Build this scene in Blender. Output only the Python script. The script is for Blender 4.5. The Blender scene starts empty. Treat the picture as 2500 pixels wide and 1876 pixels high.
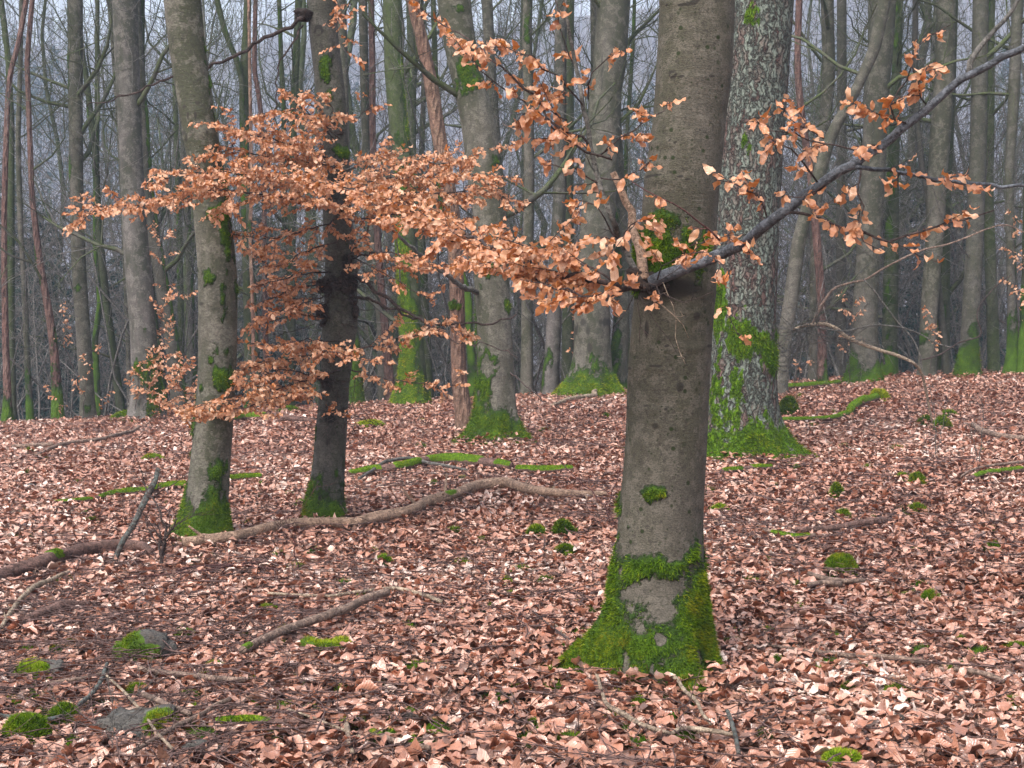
import bpy, math, random
import numpy as np
from math import radians, pi, sin, cos

# ---------------------------------------------------------------- camera, sky, sun, exposure
scene = bpy.context.scene
EYE = 1.45
PITCH = math.atan(88 / 3472)
cd = bpy.data.cameras.new("camera")
cd.lens = 50.0
cd.sensor_width = 36.0
cd.clip_start = 0.1
cd.clip_end = 2000.0
cam = bpy.data.objects.new("camera", cd)
scene.collection.objects.link(cam)
cam.location = (0, 0, EYE)
cam.rotation_euler = (pi / 2 - PITCH, 0, 0)
scene.camera = cam

SUN_EL, SUN_AZ = radians(52), radians(215)      # azimuth clockwise from +Y: behind and left of the camera
world = bpy.data.worlds.new("World")
scene.world = world
world.use_nodes = True
wn, wl = world.node_tree.nodes, world.node_tree.links
bg = wn["Background"]
sky = wn.new("ShaderNodeTexSky")
sky.sky_type = 'NISHITA'
sky.sun_disc = False
sky.sun_elevation = SUN_EL
sky.sun_rotation = SUN_AZ
sky.air_density = 1.0
sky.dust_density = 4.0
sky.ozone_density = 1.0
hsv = wn.new("ShaderNodeHueSaturation")
hsv.inputs['Saturation'].default_value = 0.45
wl.new(sky.outputs[0], hsv.inputs['Color'])
wl.new(hsv.outputs[0], bg.inputs['Color'])
bg.inputs['Strength'].default_value = 0.15

sd = bpy.data.lights.new("sun", 'SUN')
sd.energy = 1.3
sd.angle = radians(30)
sd.color = (1.0, 0.96, 0.92)
sun = bpy.data.objects.new("sun", sd)
scene.collection.objects.link(sun)
dx, dy, dz = sin(SUN_AZ) * cos(SUN_EL), cos(SUN_AZ) * cos(SUN_EL), sin(SUN_EL)
sun.rotation_euler = (pi / 2 - SUN_EL, 0, math.atan2(dx, -dy))
sun.location = (-10, -20, 60)

scene.view_settings.view_transform = 'Standard'
scene.view_settings.look = 'None'
scene.view_settings.gamma = 1.0
scene.view_settings.exposure = 1.36
scene.view_settings.use_curve_mapping = False
scene.cycles.max_bounces = 5
scene.cycles.diffuse_bounces = 2
scene.cycles.glossy_bounces = 2
scene.cycles.transmission_bounces = 2
scene.cycles.volume_bounces = 0
scene.cycles.use_denoising = True

# ---------------------------------------------------------------- numbers
F = 3472.0
CX, CY = 1250.0, 938.0
_c, _s = cos(PITCH), sin(PITCH)
rng = np.random.default_rng(7)

def P(px, py, D):
    """world point on the ray of a photograph pixel at depth D (metres along +Y)"""
    u, v = (px - CX) / F, (CY - py) / F
    dx_, dy_, dz_ = u, _c + v * _s, -_s + v * _c
    t = D / dy_
    return np.array([dx_ * t, D, EYE + dz_ * t])

def proj(V):
    X, Y, Z = V[:, 0], V[:, 1], V[:, 2] - EYE
    f = Y * _c - Z * _s
    up = Y * _s + Z * _c
    return CX + F * X / f, CY - F * up / f

def _h(ix, iy, iz, seed):
    n = (ix.astype(np.int64) * 374761393 + iy.astype(np.int64) * 668265263 + iz.astype(np.int64) * 2147483647 + seed * 1013904223) & 0xffffffff
    n = ((n ^ (n >> 13)) * 1274126177) & 0xffffffff
    n = (n ^ (n >> 16)) & 0xffffffff
    return n / 4294967295.0

def vnoise(x, y, z, seed=0):
    x, y, z = np.broadcast_arrays(np.asarray(x, float), np.asarray(y, float), np.asarray(z, float))
    ix, iy, iz = np.floor(x), np.floor(y), np.floor(z)
    fx, fy, fz = x - ix, y - iy, z - iz
    fx, fy, fz = fx * fx * (3 - 2 * fx), fy * fy * (3 - 2 * fy), fz * fz * (3 - 2 * fz)
    r = 0
    for a in (0, 1):
        for b in (0, 1):
            for c in (0, 1):
                w = (fx if a else 1 - fx) * (fy if b else 1 - fy) * (fz if c else 1 - fz)
                r = r + w * _h(ix + a, iy + b, iz + c, seed)
    return r

def fbm(x, y, z, seed=0, o=4):
    r, a, t = 0, 1.0, 0
    for k in range(o):
        r = r + a * vnoise(np.asarray(x) * 2 ** k, np.asarray(y) * 2 ** k, np.asarray(z) * 2 ** k, seed + k)
        t += a
        a *= 0.5
    return r / t

def sst(a, b, x):
    t = np.clip((np.asarray(x, float) - a) / (b - a), 0, 1)
    return t * t * (3 - 2 * t)

def ground(x, y):
    x, y = np.asarray(x, float), np.asarray(y, float)
    near = sst(2, 26, y)
    z = 0.10 * sst(9, 25, y) + np.clip(x + 9, -6, 26) * 0.049 * near
    z = z + 0.10 * (fbm(x * 0.35, y * 0.35, 0, 11, 3) - 0.5) * sst(3, 8, y) + 0.035 * (vnoise(x * 1.3, y * 1.3, 0, 5) - 0.5)
    crest = 25.5 + 1.5 * (vnoise(x * 0.15, 0, 0, 3) - 0.5) + 0.12 * np.clip(x, 0, 12)
    d = np.clip(y - crest, 0, None)
    dd = np.minimum(d, 42)
    z = z - 0.26 * dd * dd / (dd + 3.0)
    up = np.clip(y - 74, 0, 190)
    z = z + up * up / (up + 30) * 0.435 * (1 + 0.10 * (fbm(x * 0.012, y * 0.012, 0, 9, 3) - 0.4) + 0.0011 * np.clip(x, -60, 120))
    return z

def ghit(px, py):
    lo, hi = 2.0, 60.0
    ds = np.linspace(lo, hi, 2400)
    a = P(px, py, 1.0)
    X, Z = a[0] * ds, EYE + (a[2] - EYE) * ds
    k = np.argmax(Z < ground(X, ds))
    if Z[k] >= ground(X, ds)[k]:
        k = np.argmin(np.abs(ds - 24.5))
    D = ds[k]
    return np.array([X[k], D, float(ground(X[k], D))])

# ---------------------------------------------------------------- mesh helpers
class MB:
    def __init__(s):
        s.v, s.q, s.t, s.d, s.n = [], [], [], [], 0
    def add(s, v, q=None, t=None, d=None):
        v = np.asarray(v, float).reshape(-1, 3)
        if q is not None and len(q):
            s.q.append(np.asarray(q, np.int64) + s.n)
        if t is not None and len(t):
            s.t.append(np.asarray(t, np.int64) + s.n)
        s.v.append(v)
        if d is None:
            d = np.zeros((len(v), 3))
        s.d.append(np.broadcast_to(np.asarray(d, float), (len(v), 3)))
        s.n += len(v)
    def build(s, name, mat, parent=None, origin=None, smooth=True):
        me = bpy.data.meshes.new(name)
        V = np.concatenate(s.v)
        if parent is not None:
            org = np.array(parent.get('_o', (0, 0, 0)), float)
        elif origin is not None:
            org = np.array(origin, float)
        else:
            k = np.argmin(V[:, 2])
            org = V[k].copy()
        D = np.concatenate(s.d)
        Q = np.concatenate(s.q) if s.q else np.zeros((0, 4), np.int64)
        T = np.concatenate(s.t) if s.t else np.zeros((0, 3), np.int64)
        me.vertices.add(len(V))
        me.vertices.foreach_set("co", (V - org).astype(np.float32).ravel())
        loops = np.concatenate([Q.ravel(), T.ravel()]).astype(np.int32)
        tot = np.concatenate([np.full(len(Q), 4), np.full(len(T), 3)]).astype(np.int32)
        st = np.concatenate([[0], np.cumsum(tot)[:-1]]).astype(np.int32)
        me.loops.add(len(loops))
        me.loops.foreach_set("vertex_index", loops)
        me.polygons.add(len(tot))
        me.polygons.foreach_set("loop_start", st)
        me.polygons.foreach_set("loop_total", tot)
        if smooth:
            me.polygons.foreach_set("use_smooth", np.ones(len(tot), bool))
        at = me.attributes.new("dat", 'FLOAT_VECTOR', 'POINT')
        at.data.foreach_set("vector", D.astype(np.float32).ravel())
        me.update()
        me.materials.append(mat)
        o = bpy.data.objects.new(name, me)
        scene.collection.objects.link(o)
        if parent is not None:
            o.parent = parent
            o['_o'] = list(org)
        else:
            o.location = org
            o['_o'] = list(org)
        return o

def tag(o, label=None, cat=None, group=None, kind=None):
    if label: o['label'] = label
    if cat: o['category'] = cat
    if group: o['group'] = group
    if kind: o['kind'] = kind
    return o

def empty(name, loc, label, cat, group=None):
    o = bpy.data.objects.new(name, None)
    scene.collection.objects.link(o)
    o.location = loc
    o.empty_display_size = 0.2
    o['_o'] = [float(a) for a in loc]
    return tag(o, label, cat, group)

def unit(a):
    a = np.asarray(a, float)
    return a / (np.linalg.norm(a, axis=-1, keepdims=True) + 1e-12)

def resample(pts, n, jit=0.0, r=None):
    """smooth polyline through pts with n points"""
    pts = np.asarray(pts, float)
    d = np.r_[0, np.cumsum(np.linalg.norm(np.diff(pts, axis=0), axis=1))]
    t = np.linspace(0, d[-1], n)
    m = np.gradient(pts, d, axis=0) if len(pts) > 2 else np.repeat((pts[1:] - pts[:1]) / d[-1], 2, axis=0)
    k = np.clip(np.searchsorted(d, t, side='right') - 1, 0, len(pts) - 2)
    h = (d[k + 1] - d[k])[:, None]
    u = ((t - d[k]) / h[:, 0])[:, None]
    out = (2 * u**3 - 3 * u**2 + 1) * pts[k] + (u**3 - 2 * u**2 + u) * h * m[k] + (-2 * u**3 + 3 * u**2) * pts[k + 1] + (u**3 - u**2) * h * m[k + 1]
    if jit:
        j = (r or rng).normal(0, jit, out.shape)
        j[0] = 0
        out = out + j
    return out

_QC = {}
def tube(mb, pts, rad, n=5, d=(0, 0, 0), bump=0.0, r=None, cap=True):
    pts = np.asarray(pts, float)
    k = len(pts)
    rad = np.broadcast_to(np.asarray(rad, float), (k,))
    T = np.gradient(pts, axis=0)
    T = T / (np.sqrt((T * T).sum(1))[:, None] + 1e-12)
    ref = np.array([0.31, 0.2, 0.93]) if abs(T[:, 2]).mean() < 0.75 else np.array([0.93, 0.3, 0.1])
    A = np.cross(T, ref)
    A = A / (np.sqrt((A * A).sum(1))[:, None] + 1e-12)
    B = np.cross(T, A)
    th = np.arange(n) * 2 * pi / n
    R = rad[:, None] * np.ones(n)
    if bump:
        R = R * (1 + bump * ((r or rng).random((k, n)) - 0.5) * 2)
    V = pts[:, None, :] + R[..., None] * (np.cos(th)[None, :, None] * A[:, None, :] + np.sin(th)[None, :, None] * B[:, None, :])
    V = V.reshape(-1, 3)
    key = (k, n)
    if key not in _QC:
        i = np.arange(k - 1)[:, None] * n
        j = np.arange(n)[None, :]
        j2 = (j + 1) % n
        q = np.stack([i + j, i + j2, i + n + j2, i + n + j], -1).reshape(-1, 4)
        t0 = np.array([[0, a + 1, a] for a in range(1, n - 1)]).reshape(-1, 3)
        t1 = np.array([[0, a, a + 1] for a in range(1, n - 1)]).reshape(-1, 3) + (k - 1) * n
        _QC[key] = (q, np.concatenate([t0, t1]))
    q, t = _QC[key]
    mb.add(V, q, t if cap else None, d)
    return T

def leaves(mb, Pp, A, N, S, curl, fold, tint, rows=4, wid=0.31, wave=0.0):
    n = len(Pp)
    if not n: return
    A = unit(A)
    N = N - (N * A).sum(1)[:, None] * A
    N = unit(N)
    B = np.cross(N, A)
    s = np.linspace(0, 1, rows + 1)
    t = np.array([-1.0, 0, 1])
    ss, tt = np.meshgrid(s, t, indexing='ij')
    ss, tt = ss.ravel(), tt.ravel()
    w = wid * np.clip(np.sin(pi * ss ** 0.92), 0.02, 1) ** 0.68
    S = np.asarray(S)[:, None]
    curl, fold = np.asarray(curl)[:, None], np.asarray(fold)[:, None]
    a = ss[None] - 0.25 * np.abs(curl) * ss[None] ** 2
    nn = curl * (ss[None] - 0.35) ** 2 + fold * np.abs(tt)[None] * w[None]
    if wave:
        ph = rng.random((n, 1)) * 6.28
        nn = nn + wave * np.abs(tt)[None] * np.sin(ss[None] * 11 + ph + tt[None] * 1.5)
    irr = 1 + 0.30 * (rng.random((n, len(ss))) - 0.5)
    bw = irr * tt[None] * w[None] * (1 - 0.35 * np.minimum(np.abs(fold), 1.4))
    V = Pp[:, None, :] + (S * a)[..., None] * A[:, None, :] + (S * bw)[..., None] * B[:, None, :] + (S * nn)[..., None] * N[:, None, :]
    m = len(ss)
    q0 = []
    for i in range(rows):
        for j in range(2):
            q0.append([i * 3 + j, i * 3 + j + 1, i * 3 + j + 4, i * 3 + j + 3])
    q = (np.array(q0)[None] + (np.arange(n) * m)[:, None, None]).reshape(-1, 4)
    D = np.stack([np.repeat(np.asarray(tint)[:, None], m, 1), np.broadcast_to(ss, (n, m)), np.broadcast_to(tt, (n, m))], -1)
    mb.add(V.reshape(-1, 3), q, None, D.reshape(-1, 3))

def blades(mb, Pp, N, L, W, tint, down=0.35, r=None):
    """thin single-triangle tufts"""
    r = r or rng
    n = len(Pp)
    if not n: return
    R = r.normal(0, 1, (n, 3))
    side = unit(np.cross(N, R))
    tip = Pp + (unit(N * 0.8 + R * 0.38 + np.array([0, 0, -down])) * np.broadcast_to(np.asarray(L, float), (n,))[:, None])
    W = np.broadcast_to(np.asarray(W, float), (n,))[:, None]
    V = np.stack([Pp - side * W - N * 0.002, Pp + side * W - N * 0.002, tip], 1).reshape(-1, 3)
    D = np.zeros((n, 3, 3))
    D[..., 0] = np.broadcast_to(np.asarray(tint, float), (n,))[:, None]
    D[:, 2, 1] = 1
    mb.add(V, None, np.arange(3 * n).reshape(-1, 3), D.reshape(-1, 3))

def sample_grid(G, mask, n, r=None, wrap=True):
    """random points on a (rows, cols, 3) vertex grid weighted by area times mask"""
    r = r or rng
    if wrap:
        G = np.concatenate([G, G[:, :1]], 1)
        mask = np.concatenate([mask, mask[:, :1]], 1)
    a, b, c, d = G[:-1, :-1], G[:-1, 1:], G[1:, 1:], G[1:, :-1]
    cr = np.cross(b - a, d - a)
    area = np.linalg.norm(cr, axis=-1)
    mk = np.minimum(np.minimum(mask[:-1, :-1], mask[:-1, 1:]), np.minimum(mask[1:, 1:], mask[1:, :-1]))
    w = (area * sst(0.42, 0.85, mk)).ravel()
    if w.sum() <= 0:
        return np.zeros((0, 3)), np.zeros((0, 3)), 0
    idx = r.choice(len(w), n, p=w / w.sum())
    u, v = r.random((n, 1)), r.random((n, 1))
    A, B, C, D = (x.reshape(-1, 3)[idx] for x in (a, b, c, d))
    Pp = A * (1 - u) * (1 - v) + B * u * (1 - v) + C * u * v + D * (1 - u) * v
    N = unit(cr.reshape(-1, 3)[idx])
    return Pp, N, w.sum()

# ---------------------------------------------------------------- materials
class NT:
    def __init__(s, name):
        s.m = bpy.data.materials.new(name)
        s.m.use_nodes = True
        s.t = s.m.node_tree
        s.b = s.t.nodes["Principled BSDF"]
        s.out = s.t.nodes["Material Output"]
    def n(s, typ, ins=None, **kw):
        nd = s.t.nodes.new("ShaderNode" + typ)
        for k, v in kw.items():
            setattr(nd, k, v)
        for k, v in (ins or {}).items():
            s.set(nd.inputs[k], v)
        return nd
    def set(s, inp, v):
        if isinstance(v, bpy.types.NodeSocket):
            s.t.links.new(v, inp)
        elif isinstance(v, bpy.types.Node):
            s.t.links.new(v.outputs[0], inp)
        else:
            inp.default_value = v
    def noise(s, vec, scale, detail=4, rough=0.6, dist=0.0):
        return s.n('TexNoise', {'Vector': vec, 'Scale': scale, 'Detail': detail, 'Roughness': rough, 'Distortion': dist}).outputs[0]
    def vor(s, vec, scale, feature='F1', out=0, rnd=1.0):
        return s.n('TexVoronoi', {'Vector': vec, 'Scale': scale, 'Randomness': rnd}, feature=feature).outputs[out]
    def ramp(s, fac, stops, interp='LINEAR'):
        nd = s.n('ValToRGB', {0: fac})
        cr = nd.color_ramp
        cr.interpolation = interp
        while len(cr.elements) < len(stops):
            cr.elements.new(0.5)
        for e, (p, c) in zip(cr.elements, stops):
            e.position = p
            e.color = (c, c, c, 1) if isinstance(c, (int, float)) else (*c, 1)
        return nd.outputs[0]
    def mix(s, f, a, b, mode='MIX'):
        nd = s.n('Mix', data_type='RGBA', blend_type=mode)
        for i, v in ((0, f), (6, a), (7, b)):
            if isinstance(v, tuple) and len(v) == 3: v = (*v, 1)
            s.set(nd.inputs[i], v)
        return nd.outputs[2]
    def math(s, op, a, b=0.0, c=0.0, clamp=False):
        nd = s.n('Math', {0: a, 1: b, 2: c}, operation=op)
        nd.use_clamp = clamp
        return nd.outputs[0]
    def map(s, vec, scale=(1, 1, 1), loc=(0, 0, 0)):
        return s.n('Mapping', {'Vector': vec, 'Scale': scale, 'Location': loc}).outputs[0]
    def obj(s):
        return s.n('TexCoord').outputs['Object']
    def geo(s):
        return s.n('NewGeometry').outputs['Position']
    def dat(s):
        a = s.n('Attribute', attribute_name='dat')
        x = s.n('SeparateXYZ', {0: a.outputs['Vector']})
        return x.outputs[0], x.outputs[1], x.outputs[2]
    def bump(s, h, strength=0.5, dist=0.02, prev=None):
        nd = s.n('Bump', {'Height': h, 'Strength': strength, 'Distance': dist})
        if prev is not None: s.set(nd.inputs['Normal'], prev)
        return nd.outputs[0]
    def fin(s, col, rough=0.85, normal=None, spec=0.3):
        s.set(s.b.inputs['Base Color'], (*col, 1) if isinstance(col, tuple) else col)
        s.set(s.b.inputs['Roughness'], rough)
        s.b.inputs['Specular IOR Level'].default_value = spec
        if normal is not None: s.set(s.b.inputs['Normal'], normal)
        return s.m

MOSS_STOPS = [(0.0, (0.008, 0.014, 0.002)), (0.28, (0.020, 0.048, 0.003)), (0.55, (0.070, 0.140, 0.005)), (0.78, (0.165, 0.250, 0.010)), (1.0, (0.28, 0.34, 0.03))]

def moss_mat(name, shift=0.0):
    k = NT(name)
    x, y, z = k.dat()
    v = k.geo()
    f = k.math('ADD', k.math('MULTIPLY', x, 0.45), k.ramp(k.noise(v, 11, 4, 0.75), [(0.35, 0.0), (0.65, 0.42)]))
    f = k.math('ADD', f, k.math('SUBTRACT', k.math('MULTIPLY', y, 0.34), 0.14))
    f = k.math('ADD', f, shift)
    c = k.ramp(f, MOSS_STOPS)
    c = k.mix(k.ramp(k.noise(v, 3.2, 4, 0.7), [(0.42, 0.0), (0.62, 0.7)]), c, k.mix(1.0, c, (1.7, 1.15, 0.9), 'MULTIPLY'))
    c = k.mix(k.ramp(k.noise(v, 5.5, 4, 0.7), [(0.52, 0.0), (0.62, 0.75)]), c, k.mix(1.0, c, (0.75, 0.5, 0.6), 'MULTIPLY'))
    return k.fin(c, 0.95, None, 0.1)

def bark_mat(name, base, dark, algae, algae_amt=0.5, fine=1.0, dots=0.0, rough=0.8, ring=1.0, flaky=0.0):
    """smooth bark; moss painted where the mesh attribute says it grows"""
    k = NT(name)
    x, y, z = k.dat()
    o = k.obj()
    g = k.geo()
    oi = k.n('ObjectInfo')
    rnd = oi.outputs['Random']
    off = k.n('VectorMath', {0: o, 1: oi.outputs['Location']}, operation='ADD').outputs[0]
    big = k.noise(off, 1.6, 4, 0.6)
    alg = k.noise(k.map(off, (2.2, 2.2, 0.7)), 1.2, 4, 0.65)
    c = k.mix(k.ramp(big, [(0.35, 0.0), (0.7, 1.0)]), base, dark)
    hz = k.n('SeparateXYZ', {0: o}).outputs[2]
    algf = k.math('ADD', alg, k.math('MULTIPLY', k.math('MINIMUM', hz, 6.0), 0.022))
    c = k.mix(k.math('MULTIPLY', k.ramp(algf, [(0.42, 0.0), (0.62, 1.0)]), algae_amt), c, algae)
    blot = k.noise(off, 7.0 * fine, 5, 0.75)
    c = k.mix(k.ramp(blot, [(0.50, 0.0), (0.56, 0.45)]), c, tuple(min(1, v * 1.45) for v in base))
    c = k.mix(k.ramp(k.noise(off, 13.0 * fine, 4, 0.8), [(0.38, 0.55), (0.45, 0.0)]), c, tuple(v * 0.5 for v in dark))
    grain = k.noise(k.map(off, (26, 26, 46)), 2.0 * fine, 4, 0.75)
    c = k.mix(k.math('MULTIPLY', k.ramp(grain, [(0.40, 1.0), (0.54, 0.0)]), 0.60), c, tuple(a * 0.40 for a in dark))
    speck = k.vor(off, 55 * fine)
    c = k.mix(k.math('MULTIPLY', k.ramp(speck, [(0.10, 1.0), (0.22, 0.0)]), 0.30), c, tuple(min(1, a * 1.7) for a in base))
    rings = k.noise(k.map(off, (2.2, 2.2, 12)), 1.2, 4, 0.8, 1.6)
    rl = k.ramp(rings, [(0.47, 0.0), (0.495, 1.0), (0.51, 0.0)])
    c = k.mix(k.math('MULTIPLY', rl, 0.35 * ring), c, tuple(a * 0.4 for a in dark))
    if dots:
        dn = k.vor(k.map(off, (1, 1, 1)), 17)
        gate = k.noise(off, 2.6, 2)
        dn2 = k.vor(off, 38)
        dm = k.math('MAXIMUM', k.math('MULTIPLY', k.ramp(dn, [(0.12, 1.0), (0.20, 0.0)]), k.ramp(gate, [(0.44, 0.0), (0.52, dots)])), k.math('MULTIPLY', k.ramp(dn2, [(0.12, 1.0), (0.2, 0.0)]), k.ramp(gate, [(0.40, 0.0), (0.55, dots * 0.8)])))
        c = k.mix(dm, c, (0.018, 0.026, 0.006))
    if flaky:
        wv = k.n('VectorMath', {0: k.map(off, (7, 7, 1.6)), 1: k.n('TexNoise', {'Vector': off, 'Scale': 9.0, 'Detail': 4}).outputs[1]}, operation='ADD').outputs[0]
        fl = k.n('SeparateColor', {0: k.vor(wv, 3.0, 'F1', 1)}).outputs[0]
        c = k.mix(k.math('MULTIPLY', fl, flaky), c, tuple(v * 0.45 for v in base))
        c = k.mix(k.math('MULTIPLY', k.ramp(k.vor(wv, 3.0, 'DISTANCE_TO_EDGE'), [(0.0, 1.0), (0.08, 0.0)]), 0.6), c, tuple(v * 0.2 for v in base))
    c = k.mix(k.ramp(k.math('ADD', y, k.math('MULTIPLY', k.math('SUBTRACT', grain, 0.5), 0.5)), [(0.35, 0.0), (0.6, 0.9)]), c, tuple(v * 0.4 for v in dark))
    hue = k.n('HueSaturation', {'Color': c, 'Value': k.math('ADD', k.math('MULTIPLY', rnd, 0.5), 0.75), 'Hue': 0.5, 'Saturation': 1.0})
    c = hue.outputs[0]
    mn = k.noise(off, 22, 4, 0.7)
    m = k.math('ADD', x, k.math('MULTIPLY', k.math('SUBTRACT', mn, 0.5), 1.0))
    m = k.ramp(m, [(0.45, 0.0), (0.58, 1.0)])
    mf = k.math('ADD', k.math('MULTIPLY', k.noise(off, 60, 3, 0.7), 0.55), k.math('MULTIPLY', k.noise(off, 6, 3), 0.42))
    mossc = k.mix(k.ramp(x, [(0.55, 0.0), (0.85, 1.0)]), k.ramp(k.math('SUBTRACT', mf, 0.22), MOSS_STOPS), k.ramp(mf, MOSS_STOPS))
    c = k.mix(m, c, mossc)
    b1 = k.bump(grain, 0.55, 0.012)
    b2 = k.bump(rings, 0.35 * ring, 0.03, b1)
    b3 = k.bump(k.math('MULTIPLY', m, k.noise(off, 80, 3)), 0.9, 0.04, b2)
    if flaky:
        b3 = k.bump(k.vor(k.map(off, (7, 7, 2.0)), 3.0), 0.9, 0.05, b3)
    return k.fin(c, rough, b3, 0.25)

M = {}
M['beech_near'] = bark_mat('beech_bark_near', (0.118, 0.104, 0.083), (0.060, 0.051, 0.039), (0.056, 0.055, 0.028), 0.6, 2.2, 1.0, ring=0.7)
M['beech'] = bark_mat('beech_bark', (0.130, 0.118, 0.098), (0.072, 0.064, 0.051), (0.044, 0.047, 0.026), 0.95, 1.0, 0.5)
M['beech_dark'] = bark_mat('beech_bark_dark', (0.092, 0.085, 0.074), (0.042, 0.038, 0.033), (0.048, 0.052, 0.026), 0.6, 1.2, 0.9)
M['beech_pale'] = bark_mat('beech_bark_pale', (0.185, 0.165, 0.152), (0.110, 0.097, 0.088), (0.045, 0.049, 0.028), 0.95, 1.0, 0.2)
M['green'] = bark_mat('algae_bark', (0.076, 0.080, 0.052), (0.038, 0.041, 0.026), (0.042, 0.062, 0.012), 0.9, 0.9, 0.3)
M['red'] = bark_mat('red_bark', (0.17, 0.088, 0.072), (0.08, 0.042, 0.036), (0.20, 0.13, 0.105), 0.8, 0.8, 0.1, flaky=0.6)
M['dead'] = bark_mat('dead_wood', (0.26, 0.145, 0.105), (0.12, 0.062, 0.048), (0.34, 0.225, 0.155), 0.9, 0.6, 0.1, flaky=0.7, ring=0.3)

def spruce_mat():
    k = NT('spruce_bark')
    x, y, z = k.dat()
    o = k.obj()
    warp = k.n('VectorMath', {0: k.map(o, (1, 1, 0.20)), 1: k.n('VectorMath', {0: k.n('TexNoise', {'Vector': o, 'Scale': 11.0, 'Detail': 5}).outputs[1], 1: (0.16, 0.16, 0.09)}, operation='MULTIPLY').outputs[0]}, operation='ADD').outputs[0]
    edge = k.vor(warp, 24, 'DISTANCE_TO_EDGE')
    cell = k.vor(warp, 24, 'F1', 1)
    sep = k.n('SeparateColor', {0: cell}).outputs[0]
    lich = k.math('ADD', k.math('MULTIPLY', k.noise(k.map(o, (1.5, 1.5, 0.5)), 3.0, 5, 0.7), 1.2), k.math('MULTIPLY', sep, 0.35))
    c = k.mix(sep, (0.12, 0.070, 0.060), (0.19, 0.125, 0.110))
    c = k.mix(k.ramp(lich, [(0.56, 0.0), (0.84, 0.85)]), c, (0.170, 0.215, 0.180))
    c = k.mix(k.math('MULTIPLY', k.ramp(k.noise(o, 45, 4, 0.8), [(0.42, 1.0), (0.55, 0.0)]), 0.55), c, (0.07, 0.06, 0.05))
    c = k.mix(k.ramp(edge, [(0.0, 0.95), (0.10, 0.0)]), c, (0.030, 0.022, 0.020))
    mn = k.noise(o, 16, 4, 0.75)
    m = k.ramp(k.math('ADD', x, k.math('MULTIPLY', k.math('SUBTRACT', mn, 0.5), 0.9)), [(0.47, 0.0), (0.55, 1.0)])
    c = k.mix(m, c, k.ramp(k.noise(o, 34, 3, 0.8), MOSS_STOPS))
    b = k.bump(k.ramp(edge, [(0.0, 0.0), (0.2, 1.0)]), 1.0, 0.05)
    b = k.bump(k.noise(k.map(o, (30, 30, 12)), 2.0, 4, 0.8), 0.7, 0.02, b)
    return k.fin(c, 0.9, b, 0.15)
M['spruce'] = spruce_mat()

def wood_mat(name, a, b_, lich=0.0, moss=True):
    k = NT(name)
    x, y, z = k.dat()
    o = k.obj()
    g = k.geo()
    n = k.noise(k.map(g, (10, 10, 30)), 2, 5, 0.75)
    c = k.mix(k.ramp(n, [(0.38, 0.0), (0.62, 1.0)]), a, b_)
    c = k.mix(k.math('MULTIPLY', k.ramp(k.noise(g, 55, 4, 0.85), [(0.42, 1.0), (0.50, 0.0)]), 0.75), c, tuple(v * 0.30 for v in b_))
    c = k.mix(k.ramp(k.noise(g, 6, 4, 0.8), [(0.52, 0.0), (0.60, 0.55)]), c, tuple(v * 0.45 for v in b_))
    c = k.mix(k.ramp(k.noise(g, 21, 3, 0.8), [(0.56, 0.0), (0.62, 0.5)]), c, tuple(min(1, v * 1.6) for v in a))
    if lich:
        c = k.mix(k.math('MULTIPLY', k.ramp(k.noise(g, 26, 4, 0.8), [(0.45, 0.0), (0.58, 1.0)]), lich), c, (0.15, 0.20, 0.185))
    if moss:
        m = k.ramp(k.math('ADD', x, k.math('MULTIPLY', k.math('SUBTRACT', k.noise(g, 14, 3, 0.7), 0.5), 0.5)), [(0.46, 0.0), (0.54, 1.0)])
        c = k.mix(m, c, k.ramp(k.noise(g, 50, 3, 0.8), [(p + (0 if p == 0 else -0.08), q) for p, q in MOSS_STOPS]))
    return k.fin(c, 0.85, k.bump(k.noise(g, 60, 4, 0.85), 0.9, 0.012, k.bump(n, 0.7, 0.03)), 0.2)
M['log'] = wood_mat('weathered_log', (0.42, 0.28, 0.20), (0.24, 0.155, 0.11))
M['logdark'] = wood_mat('dark_log', (0.20, 0.115, 0.095), (0.10, 0.06, 0.05))
M['stick'] = wood_mat('fallen_stick', (0.31, 0.215, 0.165), (0.16, 0.11, 0.09))
M['stickpale'] = wood_mat('pale_stick', (0.42, 0.33, 0.24), (0.22, 0.16, 0.12))
M['lichen'] = wood_mat('lichened_stick', (0.11, 0.085, 0.075), (0.05, 0.04, 0.036), 0.5)
M['twig'] = wood_mat('twig_bark', (0.10, 0.072, 0.065), (0.050, 0.036, 0.034), 0, False)
M['groundtwig'] = wood_mat('ground_twig', (0.20, 0.125, 0.11), (0.09, 0.055, 0.052), 0, False)
M['twigred'] = wood_mat('reddish_twig', (0.13, 0.060, 0.055), (0.07, 0.03, 0.03), 0, False)
M['twiggrey'] = wood_mat('grey_twig', (0.17, 0.155, 0.14), (0.09, 0.085, 0.075), 0, False)
M['shoots'] = wood_mat('shoot_bark', (0.21, 0.195, 0.18), (0.10, 0.095, 0.088), 0, False)
M['bluebark'] = wood_mat('slate_branch_bark', (0.150, 0.160, 0.180), (0.085, 0.090, 0.102), 0, False)
M['crownbark'] = bark_mat('branch_bark', (0.085, 0.078, 0.064), (0.045, 0.041, 0.035), (0.060, 0.085, 0.020), 0.9, 1.0, 0)
M['farwood_hazed'] = wood_mat('haze_tinted_far_wood', (0.54, 0.54, 0.62), (0.27, 0.27, 0.31), 0, False)  # distance haze painted in: wood colour lightened and blued beyond real bark
M['needles'] = wood_mat('spruce_needles', (0.032, 0.072, 0.058), (0.014, 0.036, 0.030), 0, False)
M['burl'] = wood_mat('burl_bark', (0.070, 0.052, 0.044), (0.030, 0.021, 0.019), 0, False)

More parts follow.
